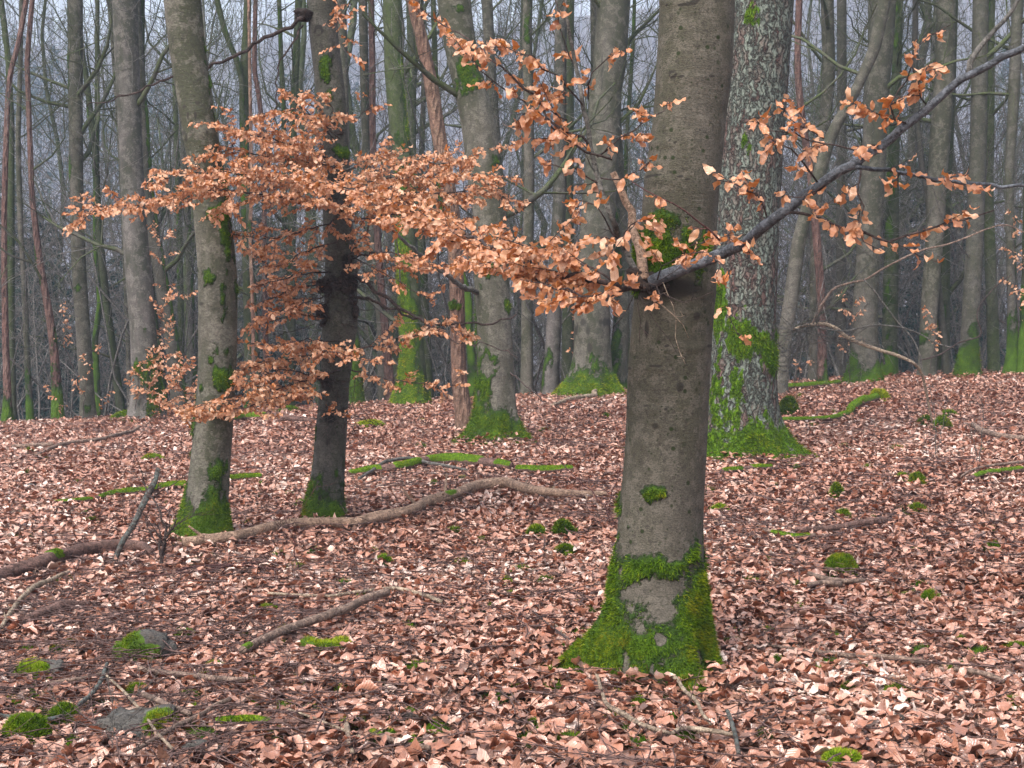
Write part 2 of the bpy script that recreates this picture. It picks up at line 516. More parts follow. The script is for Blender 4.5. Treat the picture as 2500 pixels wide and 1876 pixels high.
def leaf_mat(name, stops, transl, rough, vein=0.5, sheen=0.0, spec=0.5, under=0.35, pale=(0.72, 0.47, 0.34)):
    k = NT(name)
    x, s, t = k.dat()
    g = k.geo()
    at = k.math('ABSOLUTE', t)
    ph = k.math('SUBTRACT', k.math('MULTIPLY', s, 8.0), k.math('MULTIPLY', at, 1.6))
    vn = k.math('ABSOLUTE', k.math('SUBTRACT', k.math('FRACT', ph), 0.5))
    vm = k.ramp(vn, [(0.0, 1.0), (0.10, 0.0)])
    mid = k.ramp(at, [(0.0, 1.0), (0.09, 0.0)])
    f = k.math('ADD', x, k.math('MULTIPLY', k.math('SUBTRACT', k.noise(g, 60, 4, 0.75), 0.5), 0.35))
    c = k.ramp(f, stops)
    bf = k.n('NewGeometry').outputs['Backfacing']
    c = k.mix(k.math('MULTIPLY', bf, under), c, pale)
    c = k.mix(k.math('MULTIPLY', k.math('MAXIMUM', vm, mid), vein * 0.5), c, k.mix(0.6, c, (0.16, 0.06, 0.02)))
    b = k.bump(k.math('ADD', vn, k.math('MULTIPLY', k.noise(g, 120, 2), 0.6)), 0.5, 0.004)
    k.fin(c, rough, b, spec)
    if sheen:
        k.b.inputs['Sheen Weight'].default_value = sheen
    if transl:
        tr = k.n('BsdfTranslucent', {'Color': k.mix(0.5, c, (0.75, 0.28, 0.06), 'MIX')})
        mx = k.n('MixShader', {0: transl, 1: k.b.outputs[0], 2: tr.outputs[0]})
        k.t.links.new(mx.outputs[0], k.out.inputs[0])
    return k.m
M['leaf'] = leaf_mat('beech_leaf', [(0.0, (0.15, 0.042, 0.012)), (0.25, (0.30, 0.075, 0.012)), (0.55, (0.45, 0.130, 0.024)), (0.8, (0.52, 0.20, 0.065)), (1.0, (0.62, 0.38, 0.24))], 0.25, 0.34, 1.3, 0.0, 0.8, 0.45, (0.55, 0.31, 0.19))
M['litter'] = leaf_mat('fallen_leaf', [(0.0, (0.040, 0.012, 0.008)), (0.2, (0.125, 0.034, 0.017)), (0.42, (0.26, 0.078, 0.036)), (0.62, (0.36, 0.140, 0.082)), (0.82, (0.46, 0.245, 0.175)), (0.94, (0.56, 0.39, 0.31)), (1.0, (0.66, 0.55, 0.49))], 0.0, 0.30, 1.2, 0.0, 0.95, 0.3, (0.42, 0.25, 0.18))
M['moss'] = moss_mat('moss')
M['moss_bright'] = moss_mat('moss_bright', 0.22)
M['moss_dark'] = moss_mat('moss_dark', -0.14)

def ground_mat():
    k = NT('leaf_mould')
    g = k.geo()
    cell = k.n('SeparateColor', {0: k.vor(g, 16, 'F1', 1)}).outputs[0]
    c = k.ramp(cell, [(0.0, (0.05, 0.02, 0.015)), (0.4, (0.16, 0.065, 0.045)), (0.75, (0.30, 0.17, 0.125)), (1.0, (0.42, 0.30, 0.25))])
    n = k.noise(g, 3, 5, 0.7)
    c = k.mix(k.math('MULTIPLY', k.ramp(n, [(0.4, 0.0), (0.6, 1.0)]), 0.7), c, (0.06, 0.028, 0.02))
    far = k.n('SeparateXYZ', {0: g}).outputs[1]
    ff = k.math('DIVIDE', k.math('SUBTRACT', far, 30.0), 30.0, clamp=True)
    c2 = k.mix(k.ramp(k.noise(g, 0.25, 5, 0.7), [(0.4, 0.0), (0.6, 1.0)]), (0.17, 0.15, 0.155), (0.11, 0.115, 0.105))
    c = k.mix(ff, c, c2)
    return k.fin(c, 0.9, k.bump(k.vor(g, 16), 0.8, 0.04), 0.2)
M['ground'] = ground_mat()

def rock_mat():
    k = NT('sandstone')
    o = k.obj()
    c = k.mix(k.ramp(k.noise(o, 5, 5, 0.7), [(0.4, 0.0), (0.6, 1.0)]), (0.135, 0.122, 0.108), (0.060, 0.058, 0.056))
    c = k.mix(k.ramp(k.noise(o, 4, 5, .75), [(0.48, 0.0), (0.62, 0.7)]), c, (0.115, 0.070, 0.045))
    c = k.mix(k.ramp(k.noise(o, 48, 4, .85), [(0.42, 0.8), (0.5, 0.0)]), c, (0.028, 0.026, 0.024))
    c = k.mix(k.ramp(k.noise(o, 14, 4, .8), [(0.56, 0.0), (0.6, 0.5)]), c, (0.20, 0.21, 0.19))
    x, y, z = k.dat()
    m = k.ramp(k.math('ADD', x, k.math('MULTIPLY', k.math('SUBTRACT', k.noise(o, 14, 3, 0.7), 0.5), 0.5)), [(0.46, 0.0), (0.54, 1.0)])
    c = k.mix(m, c, (0.07, 0.13, 0.01))
    return k.fin(c, 0.85, k.bump(k.noise(o, 22, 6, 0.85), 1.0, 0.03), 0.25)
M['rock'] = rock_mat()

# ---------------------------------------------------------------- ground
def build_ground():
    ys = np.concatenate([np.arange(-8, 30, 0.2), np.linspace(30, 90, 60)[1:], np.linspace(90, 265, 70)[1:]])
    xs = np.concatenate([-np.geomspace(14, 260, 30)[::-1], np.arange(-13.8, 13.8, 0.24), np.geomspace(14, 260, 30)])
    X, Y = np.meshgrid(xs, ys)
    Z = ground(X, Y)
    n, m = X.shape
    i, j = np.meshgrid(np.arange(n - 1), np.arange(m - 1), indexing='ij')
    a = (i * m + j).ravel()
    mb = MB()
    mb.add(np.stack([X, Y, Z], -1), np.stack([a, a + 1, a + m + 1, a + m], 1))
    tag(mb.build('ground', M['ground'], origin=(0, 0, 0)), kind='structure')
build_ground()

# ---------------------------------------------------------------- trees
def grid_mb(G, dat, dat2=None):
    """closed-around grid of rings -> MB"""
    r, c = G.shape[:2]
    i = np.arange(r - 1)[:, None] * c
    j = np.arange(c)[None]
    j2 = (j + 1) % c
    q = np.stack([i + j, i + j2, i + c + j2, i + c + j], -1).reshape(-1, 4)
    mb = MB()
    d = np.zeros((r * c, 3)); d[:, 0] = dat.ravel()
    if dat2 is not None: d[:, 1] = dat2.ravel()
    mb.add(G, q, None, d)
    top = np.arange(c) + (r - 1) * c
    mb.t.append(np.array([[top[0], top[k], top[k + 1]] for k in range(1, c - 1)]))
    return mb

def smooth(a, w):
    if w < 1: return a
    k = np.exp(-np.linspace(-2, 2, 2 * w + 1) ** 2)
    k /= k.sum()
    return np.convolve(np.pad(a, w, mode='edge'), k, mode='valid')

def limb(mb, p, d, L, r0, lev, rg, kids=5, wob=0.25, up=0.12, minr=0.004, spread=0.9, nn=None):
    k = max(4, int(L / 0.35)) if lev > 0 else 4
    k = min(k, 9)
    pts = [p]
    dd = unit(d)
    st = L / (k - 1)
    for _ in range(k - 1):
        dd = unit(dd + rg.normal(0, wob, 3) + np.array([0, 0, up]))
        pts.append(pts[-1] + dd * st)
    pts = np.array(pts)
    rad = np.linspace(r0, max(minr, r0 * 0.25), k)
    tube(mb, pts, rad, nn or (5 if r0 > 0.02 else 3), cap=False)
    if lev > 0:
        for _ in range(kids):
            f = rg.uniform(0.2, 1.0)
            q = f * (k - 1)
            i = min(int(q), k - 2)
            pp = pts[i] + (pts[i + 1] - pts[i]) * (q - i)
            tdir = unit(pts[i + 1] - pts[i])
            nd = unit(tdir * 0.7 + rg.normal(0, spread, 3) * 0.75 + np.array([0, 0, 0.15]))
            limb(mb, pp, nd, L * rg.uniform(0.35, 0.6), max(minr, r0 * (1 - f * 0.6) * 0.45), lev - 1, rg, kids, wob * 1.1, up, minr, spread)

TREES = {}
def tree(name, label, pts, mat='beech', D=None, skirt=0.0, side=None, patches=(), lobes=0.0, seg=None, dz=None,
         limbs=4, tuft=0, tuftlen=0.015, cat='tree', group=None, dens=1.0, flare=0.25, seed=None, noise=0.02, top=1.0, pm=0.80, root=True, twigmat='crownbark', limbz=(1.0, 9.0), mossmat='moss', lean=0.0, kids=5, crease=None, roots=(), scars=()):
    seed = seed if seed is not None else abs(hash(label)) % 1000 if False else len(TREES) * 17 + 3
    rg = np.random.default_rng(seed)
    pts = sorted(pts, key=lambda a: -a[1])              # bottom first
    bx, by, bw = pts[0]
    if D is None:
        h = ghit(bx, by)
        D = h[1] + bw / F * h[1] * 0.42
    W = np.array([P(a[0], a[1], D) for a in pts])
    rr = np.array([a[2] for a in pts]) / F * D / 2
    z, x, r = W[:, 2], W[:, 0], rr
    gz = float(ground(x[0], D))
    sl = (x[-1] - x[0]) / max(0.5, (z[-1] - z[0]))
    if z[0] > gz:                                        # the foot is behind the crest: carry the trunk down to its ground
        s0 = (x[1] - x[0]) / (z[1] - z[0]) if len(z) > 1 else 0
        x0 = x[0] - np.clip(s0, -0.25, 0.25) * (z[0] - gz)
        gz = float(ground(x0, D))
        z = np.r_[gz, z]; x = np.r_[x0, x]; r = np.r_[r[0] * 1.15, r]
    z_lo = gz - 0.35
    ztop = max(z[-1] + 0.5, gz + 5) + 0.22 * D * top
    s1 = np.clip((x[-1] - x[-2]) / (z[-1] - z[-2]), -0.2, 0.2)
    x = np.r_[x[0], x, x[-1] + s1 * (ztop - z[-1]) * 0.6]
    r = np.r_[r[0] * 1.02, r, r[-1] * max(0.35, 1 - 0.05 * (ztop - z[-1]))]
    z = np.r_[z_lo, z, ztop]
    dz = dz or float(np.clip(D * 0.006, 0.05, 0.25))
    zz = np.arange(z_lo, ztop, dz)
    sw = int(0.22 / dz * min(1.5, D / 8))
    xx = smooth(np.interp(zz, z, x), sw)
    rz = smooth(np.interp(zz, z, r), max(0, sw // 4))
    seg = seg or int(np.clip(2 * pi * r.max() / (D * 0.004), 12, 64))
    th = np.arange(seg) * 2 * pi / seg
    T, Z = np.meshgrid(th, zz)
    hgt = Z - gz
    ph = rg.uniform(0, 6.28, 4)
    lob = np.cos(3 * T + ph[0]) * 0.5 + np.cos(5 * T + ph[1]) * 0.35 + np.cos(8 * T + ph[2]) * 0.2
    R = rz[:, None] * (1 + lobes * np.exp(-np.clip(hgt, 0, None) / (flare * 1.1)) * lob)
    for (ang, ln, wd, ht) in roots:
        dth = np.abs((T - radians(ang) + pi) % (2 * pi) - pi)
        R = R + ln * np.exp(-(dth / radians(wd)) ** 2) * np.exp(-np.clip(hgt, 0, None) / ht)
    if lobes == 0:
        R = R * (1 + 0.18 * np.exp(-np.clip(hgt, 0, None) / 0.15))
    nx, ny = np.cos(T), np.sin(T)
    R = R * (1 + noise * 2 * (fbm(nx * 1.7 + seed, ny * 1.7, Z * 1.3, seed, 3) - 0.5))
    cyc = D + smooth(np.cumsum(rg.normal(0, 0.006 * math.sqrt(dz) , len(zz))), int(0.5 / dz)) + lean * (zz - gz)
    X = xx[:, None] + R * nx
    Y = cyc[:, None] + R * ny
    G = np.stack([X, Y, Z], -1)
    # moss mask, 0.5 is its edge
    nz = fbm(X * 5, Y * 5, Z * 3.2, seed + 5, 4)
    nf = fbm(X * 26, Y * 26, Z * 14, seed + 2, 3)
    nb = fbm(X * 1.3, Y * 1.3, Z * 0.8, seed + 9, 3)
    m = np.zeros_like(R)
    if skirt > 0:
        m = np.maximum(m, 1.0 - 0.5 * hgt / skirt + (nz - 0.5) * 1.3 + (nb - 0.5) * 0.5 + (nf - .5) * 0.5)
    if side is not None:
        for (ang, width, z0, z1, stg) in side:
            dth = np.abs((T - radians(ang) + pi) % (2 * pi) - pi)
            v = stg * np.exp(-(dth / radians(width)) ** 2) * sst(z0 - 0.4, z0 + 0.4, hgt) * (1 - sst(z1 - 0.6, z1 + 0.6, hgt))
            m = np.maximum(m, v + ((nz - 0.5) * 1.5 + (nf - .5) * 1.0) * (v > 0.12))
    if len(patches):
        px, py = proj(G.reshape(-1, 3))
        px, py = px.reshape(R.shape), py.reshape(R.shape)
        front = (Y < cyc[:, None] + 0.15 * R)
        for q in patches:
            ax, ay = q[2], (q[3] if len(q) > 3 else q[2])
            dd = np.sqrt(((px - q[0]) / ax) ** 2 + ((py - q[1]) / ay) ** 2)
            v = (pm - 0.36 * dd) + (nz - 0.5) * 1.7 + (nf - 0.5) * 0.9
            m = np.where(front, np.maximum(m, v), m)
    if crease is not None:                               # bare bark showing through the moss
        px, py = proj(G.reshape(-1, 3)); px, py = px.reshape(R.shape), py.reshape(R.shape)
        for q in crease:
            dd = np.sqrt(((px - q[0]) / q[2]) ** 2 + ((py - q[1]) / q[3]) ** 2)
            m = m - np.clip(1.5 - dd - (nz - 0.5) * 2.6 - (nf - .5) * 1.6, 0, 1) * 0.7
    sc = np.zeros_like(R)
    if len(scars):
        px, py = proj(G.reshape(-1, 3)); px, py = px.reshape(R.shape), py.reshape(R.shape)
        fr = Y < cyc[:, None]
        for q in scars:
            dd = np.sqrt(((px - q[0]) / q[2]) ** 2 + ((py - q[1]) / q[3]) ** 2) + (nf - .5) * .3
            v = np.exp(-((dd - 1) / q[4]) ** 2) if q[4] > 0 else np.exp(-dd ** 2)
            if len(q) > 5: v = v * (py < q[1])
            sc = np.maximum(sc, v * fr)
            G = G + (0.006 * np.exp(-dd ** 2) * fr)[..., None] * np.stack([nx, ny, 0 * nx], -1)
    m = np.clip(m, 0, 1)
    puff = sst(0.5, 0.8, m) * 0.010 * (0.4 + 1.2 * nz)
    G = G + puff[..., None] * np.stack([nx, ny, 0 * nx], -1)
    base = (float(xx[np.argmin(np.abs(zz - gz))]), float(D), gz)
    e = empty(name, base, label, cat, group)
    mb = grid_mb(G, m, sc)
    mb.build('trunk', M[mat], e)
    if tuft:
        vis = m * (Y < cyc[:, None] + 0.5 * R)
        Pp, N, area = sample_grid(G, vis, tuft, rg)
        if len(Pp):
            b = MB()
            L = tuftlen * rg.uniform(0.5, 1.4, len(Pp))
            tn = np.clip(0.55 + rg.normal(0, 0.22, len(Pp)), 0, 1)
            blades(b, Pp, N, L, tuftlen * 0.12, tn, 0.4, rg)
            b.build('moss', M[mossmat], e, smooth=False)
    if limbs:
        for _ in range(int(limbs * 1.7 + 0.5)):
            lb = MB()
            zl = gz + rg.uniform(*limbz) + (0 if D < 25 else 0.05 * D * rg.random())
            if zl > ztop - 0.3: continue
            i = int(np.clip((zl - z_lo) / dz, 0, len(zz) - 1))
            a = rg.uniform(0, 2 * pi)
            dr = np.array([cos(a), sin(a) * 0.6, rg.uniform(0.2, 0.9)])
            p = np.array([xx[i], cyc[i], zz[i]])
            limb(lb, p, dr, rg.uniform(1.2, 3.6), min(0.05, rz[i] * rg.uniform(0.2, 0.45)), 2, rg, kids, minr=max(0.003, D * 0.00014))
            lb.build('branch', M[twigmat], e)
    e['_D'] = float(D)
    TREES[name + str(len(TREES))] = e
    return e

exec_trees = []
X_TREE = tree('beech_tree', 'broad grey-brown beech trunk in front with mossy root flare and a knotty branch collar',
    [(1706, -120, 178), (1703, 0, 182), (1695, 174, 184), (1684, 290, 177), (1666, 434, 185), (1659, 515, 183), (1650, 640, 192), (1652, 700, 196), (1644, 759, 197), (1633, 899, 200), (1628, 1039, 199),
     (1622, 1145, 200), (1612, 1260, 207), (1610, 1347, 214), (1607, 1448, 225), (1598, 1500, 245), (1592, 1545, 270), (1584, 1602, 292), (1578, 1660, 318), (1576, 1690, 330)],
    'beech_near', None, 0.27, None,
    [(1592, 1388, 66, 24), (1697, 1345, 22, 46), (1706, 1430, 14, 60), (1650, 1378, 34, 8), (1506, 1400, 11, 60), (1514, 1235, 11, 26), (1600, 640, 60, 52), (1492, 1480, 16, 50), (1690, 1485, 34, 44), (1600, 1205, 20, 10), (1450, 1620, 120, 70), (1535, 1285, 8, 10), (1700, 1590, 50, 80), (1570, 1580, 140, 44), (1640, 1640, 60, 60)],
    roots=[(192, 0.26, 17, 0.14), (222, 0.10, 14, 0.12), (262, 0.10, 15, 0.10), (298, 0.19, 15, 0.11), (338, 0.09, 14, 0.12), (100, .2, 25, .15)], lobes=0.10, seg=150, dz=0.012, limbs=0, tuft=80000, tuftlen=0.018, flare=0.22, noise=0.007, crease=[(1528, 1612, 12, 40), (1612, 1562, 12, 12), (1703, 1585, 7, 34), (1590, 1650, 5, 26)], seed=31, pm=0.95, scars=[(1643, 182, 8, 8, .35), (1700, 190, 40, 8, .2, 1), (1600, 350, 50, 10, .1, 1), (1620, 440, 60, 12, .12, 1), (1650, 705, 75, 26, 0), (1560, 710, 40, 26, 0), (1700, 772, 10, 12, 0), (1580, 805, 6, 26, 0), (1660, 945, 10, 14, 0), (1600, 1040, 8, 8, 0), (1680, 850, 60, 10, .12, 1), (1575, 1000, 50, 8, .12, 1), (1650, 660, 60, 10, .2, 1), (1600, 900, 60, 6, .12, 1), (1640, 5, 60, 8, .15)])

SPRUCE = tree('spruce_tree', 'old spruce trunk with scaly bark under teal lichen behind the broad beech',
    [(1866, -120, 146), (1862, 0, 148), (1850, 150, 150), (1832, 400, 150), (1824, 600, 148), (1815, 800, 156), (1810, 1000, 165), (1813, 1080, 182), (1822, 1130, 225)],
    'spruce', None, 0.42, [(215, 18, 0, 2.2, 0.50)],
    [(1820, 830, 36, 60), (1870, 860, 26, 40), (1800, 940, 20, 40), (1765, 1070, 34, 70), (1850, 1100, 60, 40), (1832, 45, 14, 20), (1818, 330, 12, 30), (1760, 700, 12, 40), (1920, 1110, 30, 30), (1750, 820, 14, 40)],
    roots=[(345, 0.30, 20, 0.22), (200, .2, 20, .2), (255, .12, 16, .18), (300, .15, 14, .2)], lobes=0.10, seg=130, dz=0.03, limbs=0, tuft=16000, tuftlen=0.03, flare=0.35, noise=0.035)

K_TREE = tree('beech_tree', 'leaning smooth grey beech at left with dark moss flecks and a yellow-green mossy foot',
    [(442, -100, 92), (445, 0, 90), (455, 100, 88), (470, 200, 86), (490, 330, 84), (510, 452, 82), (522, 560, 90), (533, 678, 94), (532, 800, 93), (531, 904, 91), (524, 1017, 93), (514, 1130, 97), (503, 1243, 106), (497, 1300, 122), (499, 1340, 146)],
    'beech', None, 0.30, [(188, 22, 0, 1.0, 0.85), (350, 18, 1.4, 4.2, 0.48)],
    [(508, 672, 13, 18), (545, 700, 14, 20), (540, 800, 16, 40), (530, 850, 22, 36), (545, 930, 18, 36), (535, 520, 22, 14), (545, 580, 10, 30), (555, 620, 8, 60), (490, 945, 7, 16), (525, 1145, 22, 22), (530, 1240, 34, 40), (480, 1270, 30, 30), (545, 780, 8, 80), (560, 320, 5, 40)],
    roots=[(190, .10, 18, .14), (340, .08, 18, .12), (260, .07, 15, .1)], lobes=0.08, seg=84, dz=0.025, limbs=0, tuft=14000, tuftlen=0.02, flare=0.2, crease=[(478, 1230, 8, 36)], scars=[(468, 283, 10, 10, .3), (450, 336, 7, 11, .35), (480, 270, 34, 18, .10, 1), (478, 330, 30, 14, .10, 1), (500, 405, 40, 10, .12, 1), (520, 520, 30, 8, 0), (540, 560, 20, 10, .15, 1), (520, 745, 30, 8, .15, 1), (505, 905, 30, 6, .2, 1)])

L_TREE = tree('beech_tree', 'dark beech with knotty black burls rising out of the orange leaf sprays',
    [(778, -100, 72), (785, 0, 72), (790, 90, 70), (808, 231, 70), (817, 376, 68), (820, 434, 74), (822, 515, 70), (830, 600, 78), (836, 650, 80), (833, 690, 78), (830, 794, 86), (819, 934, 70), (808, 1056, 77), (805, 1116, 78), (796, 1203, 88), (791, 1287, 106)],
    'beech_dark', None, 0.34, [(200, 22, 0, 0.9, 0.7)],
    [(795, 170, 12, 26), (835, 370, 18, 14), (770, 1180, 26, 50), (820, 1160, 18, 18), (790, 1250, 50, 36), (805, 240, 8, 20), (745, 20, 14, 22)],
    lobes=0.12, seg=72, dz=0.03, limbs=0, tuft=9000, tuftlen=0.02, flare=0.22, scars=[(778, 75, 9, 9, .4), (806, 140, 10, 14, 0), (800, 262, 6, 6, 0), (812, 300, 14, 10, 0), (845, 640, 14, 24, 0), (800, 940, 14, 20, 0), (806, 1020, 16, 16, 0), (800, 1080, 8, 8, 0), (780, 1230, 14, 40, 0)])

S_TREE = tree('beech_tree', 'curving brown-grey beech left of the broad front trunk with a moss boot and moss tufts',
    [(1098, -100, 82), (1108, 0, 82), (1118, 80, 80), (1130, 145, 78), (1148, 220, 80), (1166, 289, 84), (1186, 434, 90), (1198, 550, 80), (1198, 655, 84), (1208, 829, 86), (1212, 1004, 96), (1212, 1050, 106), (1208, 1085, 130)],
    'beech', None, 0.34, [(185, 20, 0, 2.0, 0.66)],
    [(1140, 170, 18, 26), (1145, 210, 26, 22), (1120, 20, 12, 10), (1092, 25, 10, 10), (1185, 665, 24, 20), (1170, 705, 9, 8), (1180, 870, 22, 34), (1190, 940, 18, 36), (1182, 900, 12, 60), (1214, 395, 14, 12), (1245, 1040, 24, 36), (1240, 740, 8, 14)],
    roots=[(200, .22, 18, .2), (335, .2, 18, .2), (270, .12, 16, .15)], lobes=0.08, seg=60, dz=0.05, limbs=1, tuft=12000, tuftlen=0.035, flare=0.3, crease=[(1187, 905, 10, 22)])

R_TREE = tree('dead_pine_tree', 'leaning barkless reddish dead trunk beside the curving beech',
    [(1000, -100, 30), (1006, 0, 30), (1031, 100, 32), (1050, 190, 34), (1066, 300, 36), (1084, 400, 36), (1105, 520, 36), (1115, 680, 36), (1119, 904, 37), (1128, 990, 40), (1142, 1055, 50)],
    'dead', None, 0.0, [(0, 20, 3.4, 6.5, 0.42)], [(1117, 745, 9, 8), (1136, 1058, 14, 14), (1046, 40, 8, 12)], limbs=0, tuft=1500, tuftlen=0.03, noise=0.09, seg=32, dz=0.05)

P_TREE = tree('maple_tree', 'furrowed grey-green trunk thickly coated in yellow-green moss down to a mossy skirt',
    [(957, -100, 46), (958, 0, 46), (962, 174, 47), (972, 300, 45), (985, 400, 47), (990, 600, 52), (1000, 750, 57), (1006, 870, 62), (1005, 950, 80), (1004, 992, 104)],
    'green', None, 0.55, [(250, 70, 0, 4.5, 0.95), (330, 30, 3.5, 6.5, 0.75)], [], limbs=1, lobes=0.12, tuft=9000, tuftlen=0.04, seg=40, flare=0.3, mossmat='moss_bright')

V_TREE = tree('beech_tree', 'straight pale beech with a wide bright green root skirt, left of the front trunk',
    [(1498, -100, 82), (1498, 0, 82), (1488, 170, 80), (1478, 226, 78), (1466, 452, 82), (1456, 585, 84), (1445, 725, 86), (1446, 850, 90), (1444, 900, 98), (1442, 940, 110), (1440, 982, 128)],
    'beech', 24.6, 0.50, None, [(1440, 875, 7, 16), (1432, 900, 6, 6), (1438, 950, 60, 20)], scars=[(1436, 815, 7, 14, 0), (1440, 850, 8, 12, 0), (1430, 760, 40, 10, .12, 1), (1450, 800, 50, 16, .10), (1445, 640, 40, 8, .1, 1), (1440, 925, 10, 8, 0), (1470, 180, 3, 60, 0)],
    roots=[(195, 0.34, 20, 0.22), (240, .2, 16, .2), (285, .2, 16, .18), (335, .30, 18, .2)], lobes=0.10, limbs=1, tuft=12000, tuftlen=0.04, flare=0.35, seg=56, mossmat='moss_bright')

W_TREE = tree('beech_tree', 'leaning mossy trunk half hidden between the pale beech and the front trunk',
    [(1500, 300, 34), (1506, 420, 36), (1516, 600, 38), (1519, 700, 38), (1516, 800, 40), (1508, 900, 46), (1500, 965, 60)],
    'beech', 25.2, 0.3, [(225, 60, 0, 3.2, 0.72)], [], limbs=1, tuft=4000, tuftlen=0.04)

G_TREE = tree('beech_tree', 'tall pale beech behind the left leaf spray with a moss wedge low on its right',
    [(303, -100, 60), (305, 0, 60), (311, 170, 58), (318, 330, 56), (324, 480, 56), (330, 580, 60), (340, 690, 64), (351, 829, 64), (356, 930, 70), (358, 1000, 82), (356, 1028, 100)],
    'beech_pale', None, 0.0, [(320, 45, 0, 1.15, 0.85), (0, 30, 0, 1.6, 0.6)], [(354, 806, 11, 9), (380, 880, 22, 34), (345, 905, 20, 20), (365, 930, 28, 28)],
    limbs=1, tuft=5000, tuftlen=0.04, seg=44)

E_TREE = tree('beech_tree', 'upright moss-streaked beech left of the pale beech with side branches',
    [(180, -60, 38), (183, 0, 38), (184, 240, 35), (187, 480, 33), (192, 640, 35), (204, 829, 36), (213, 960, 36), (216, 1042, 42)],
    'beech', 25.2, 0.0, [(200, 50, 4.0, 8.0, 0.62)], [(192, 730, 9, 7), (190, 700, 8, 5), (212, 1000, 10, 10)], limbs=3, limbz=(3.5, 7))

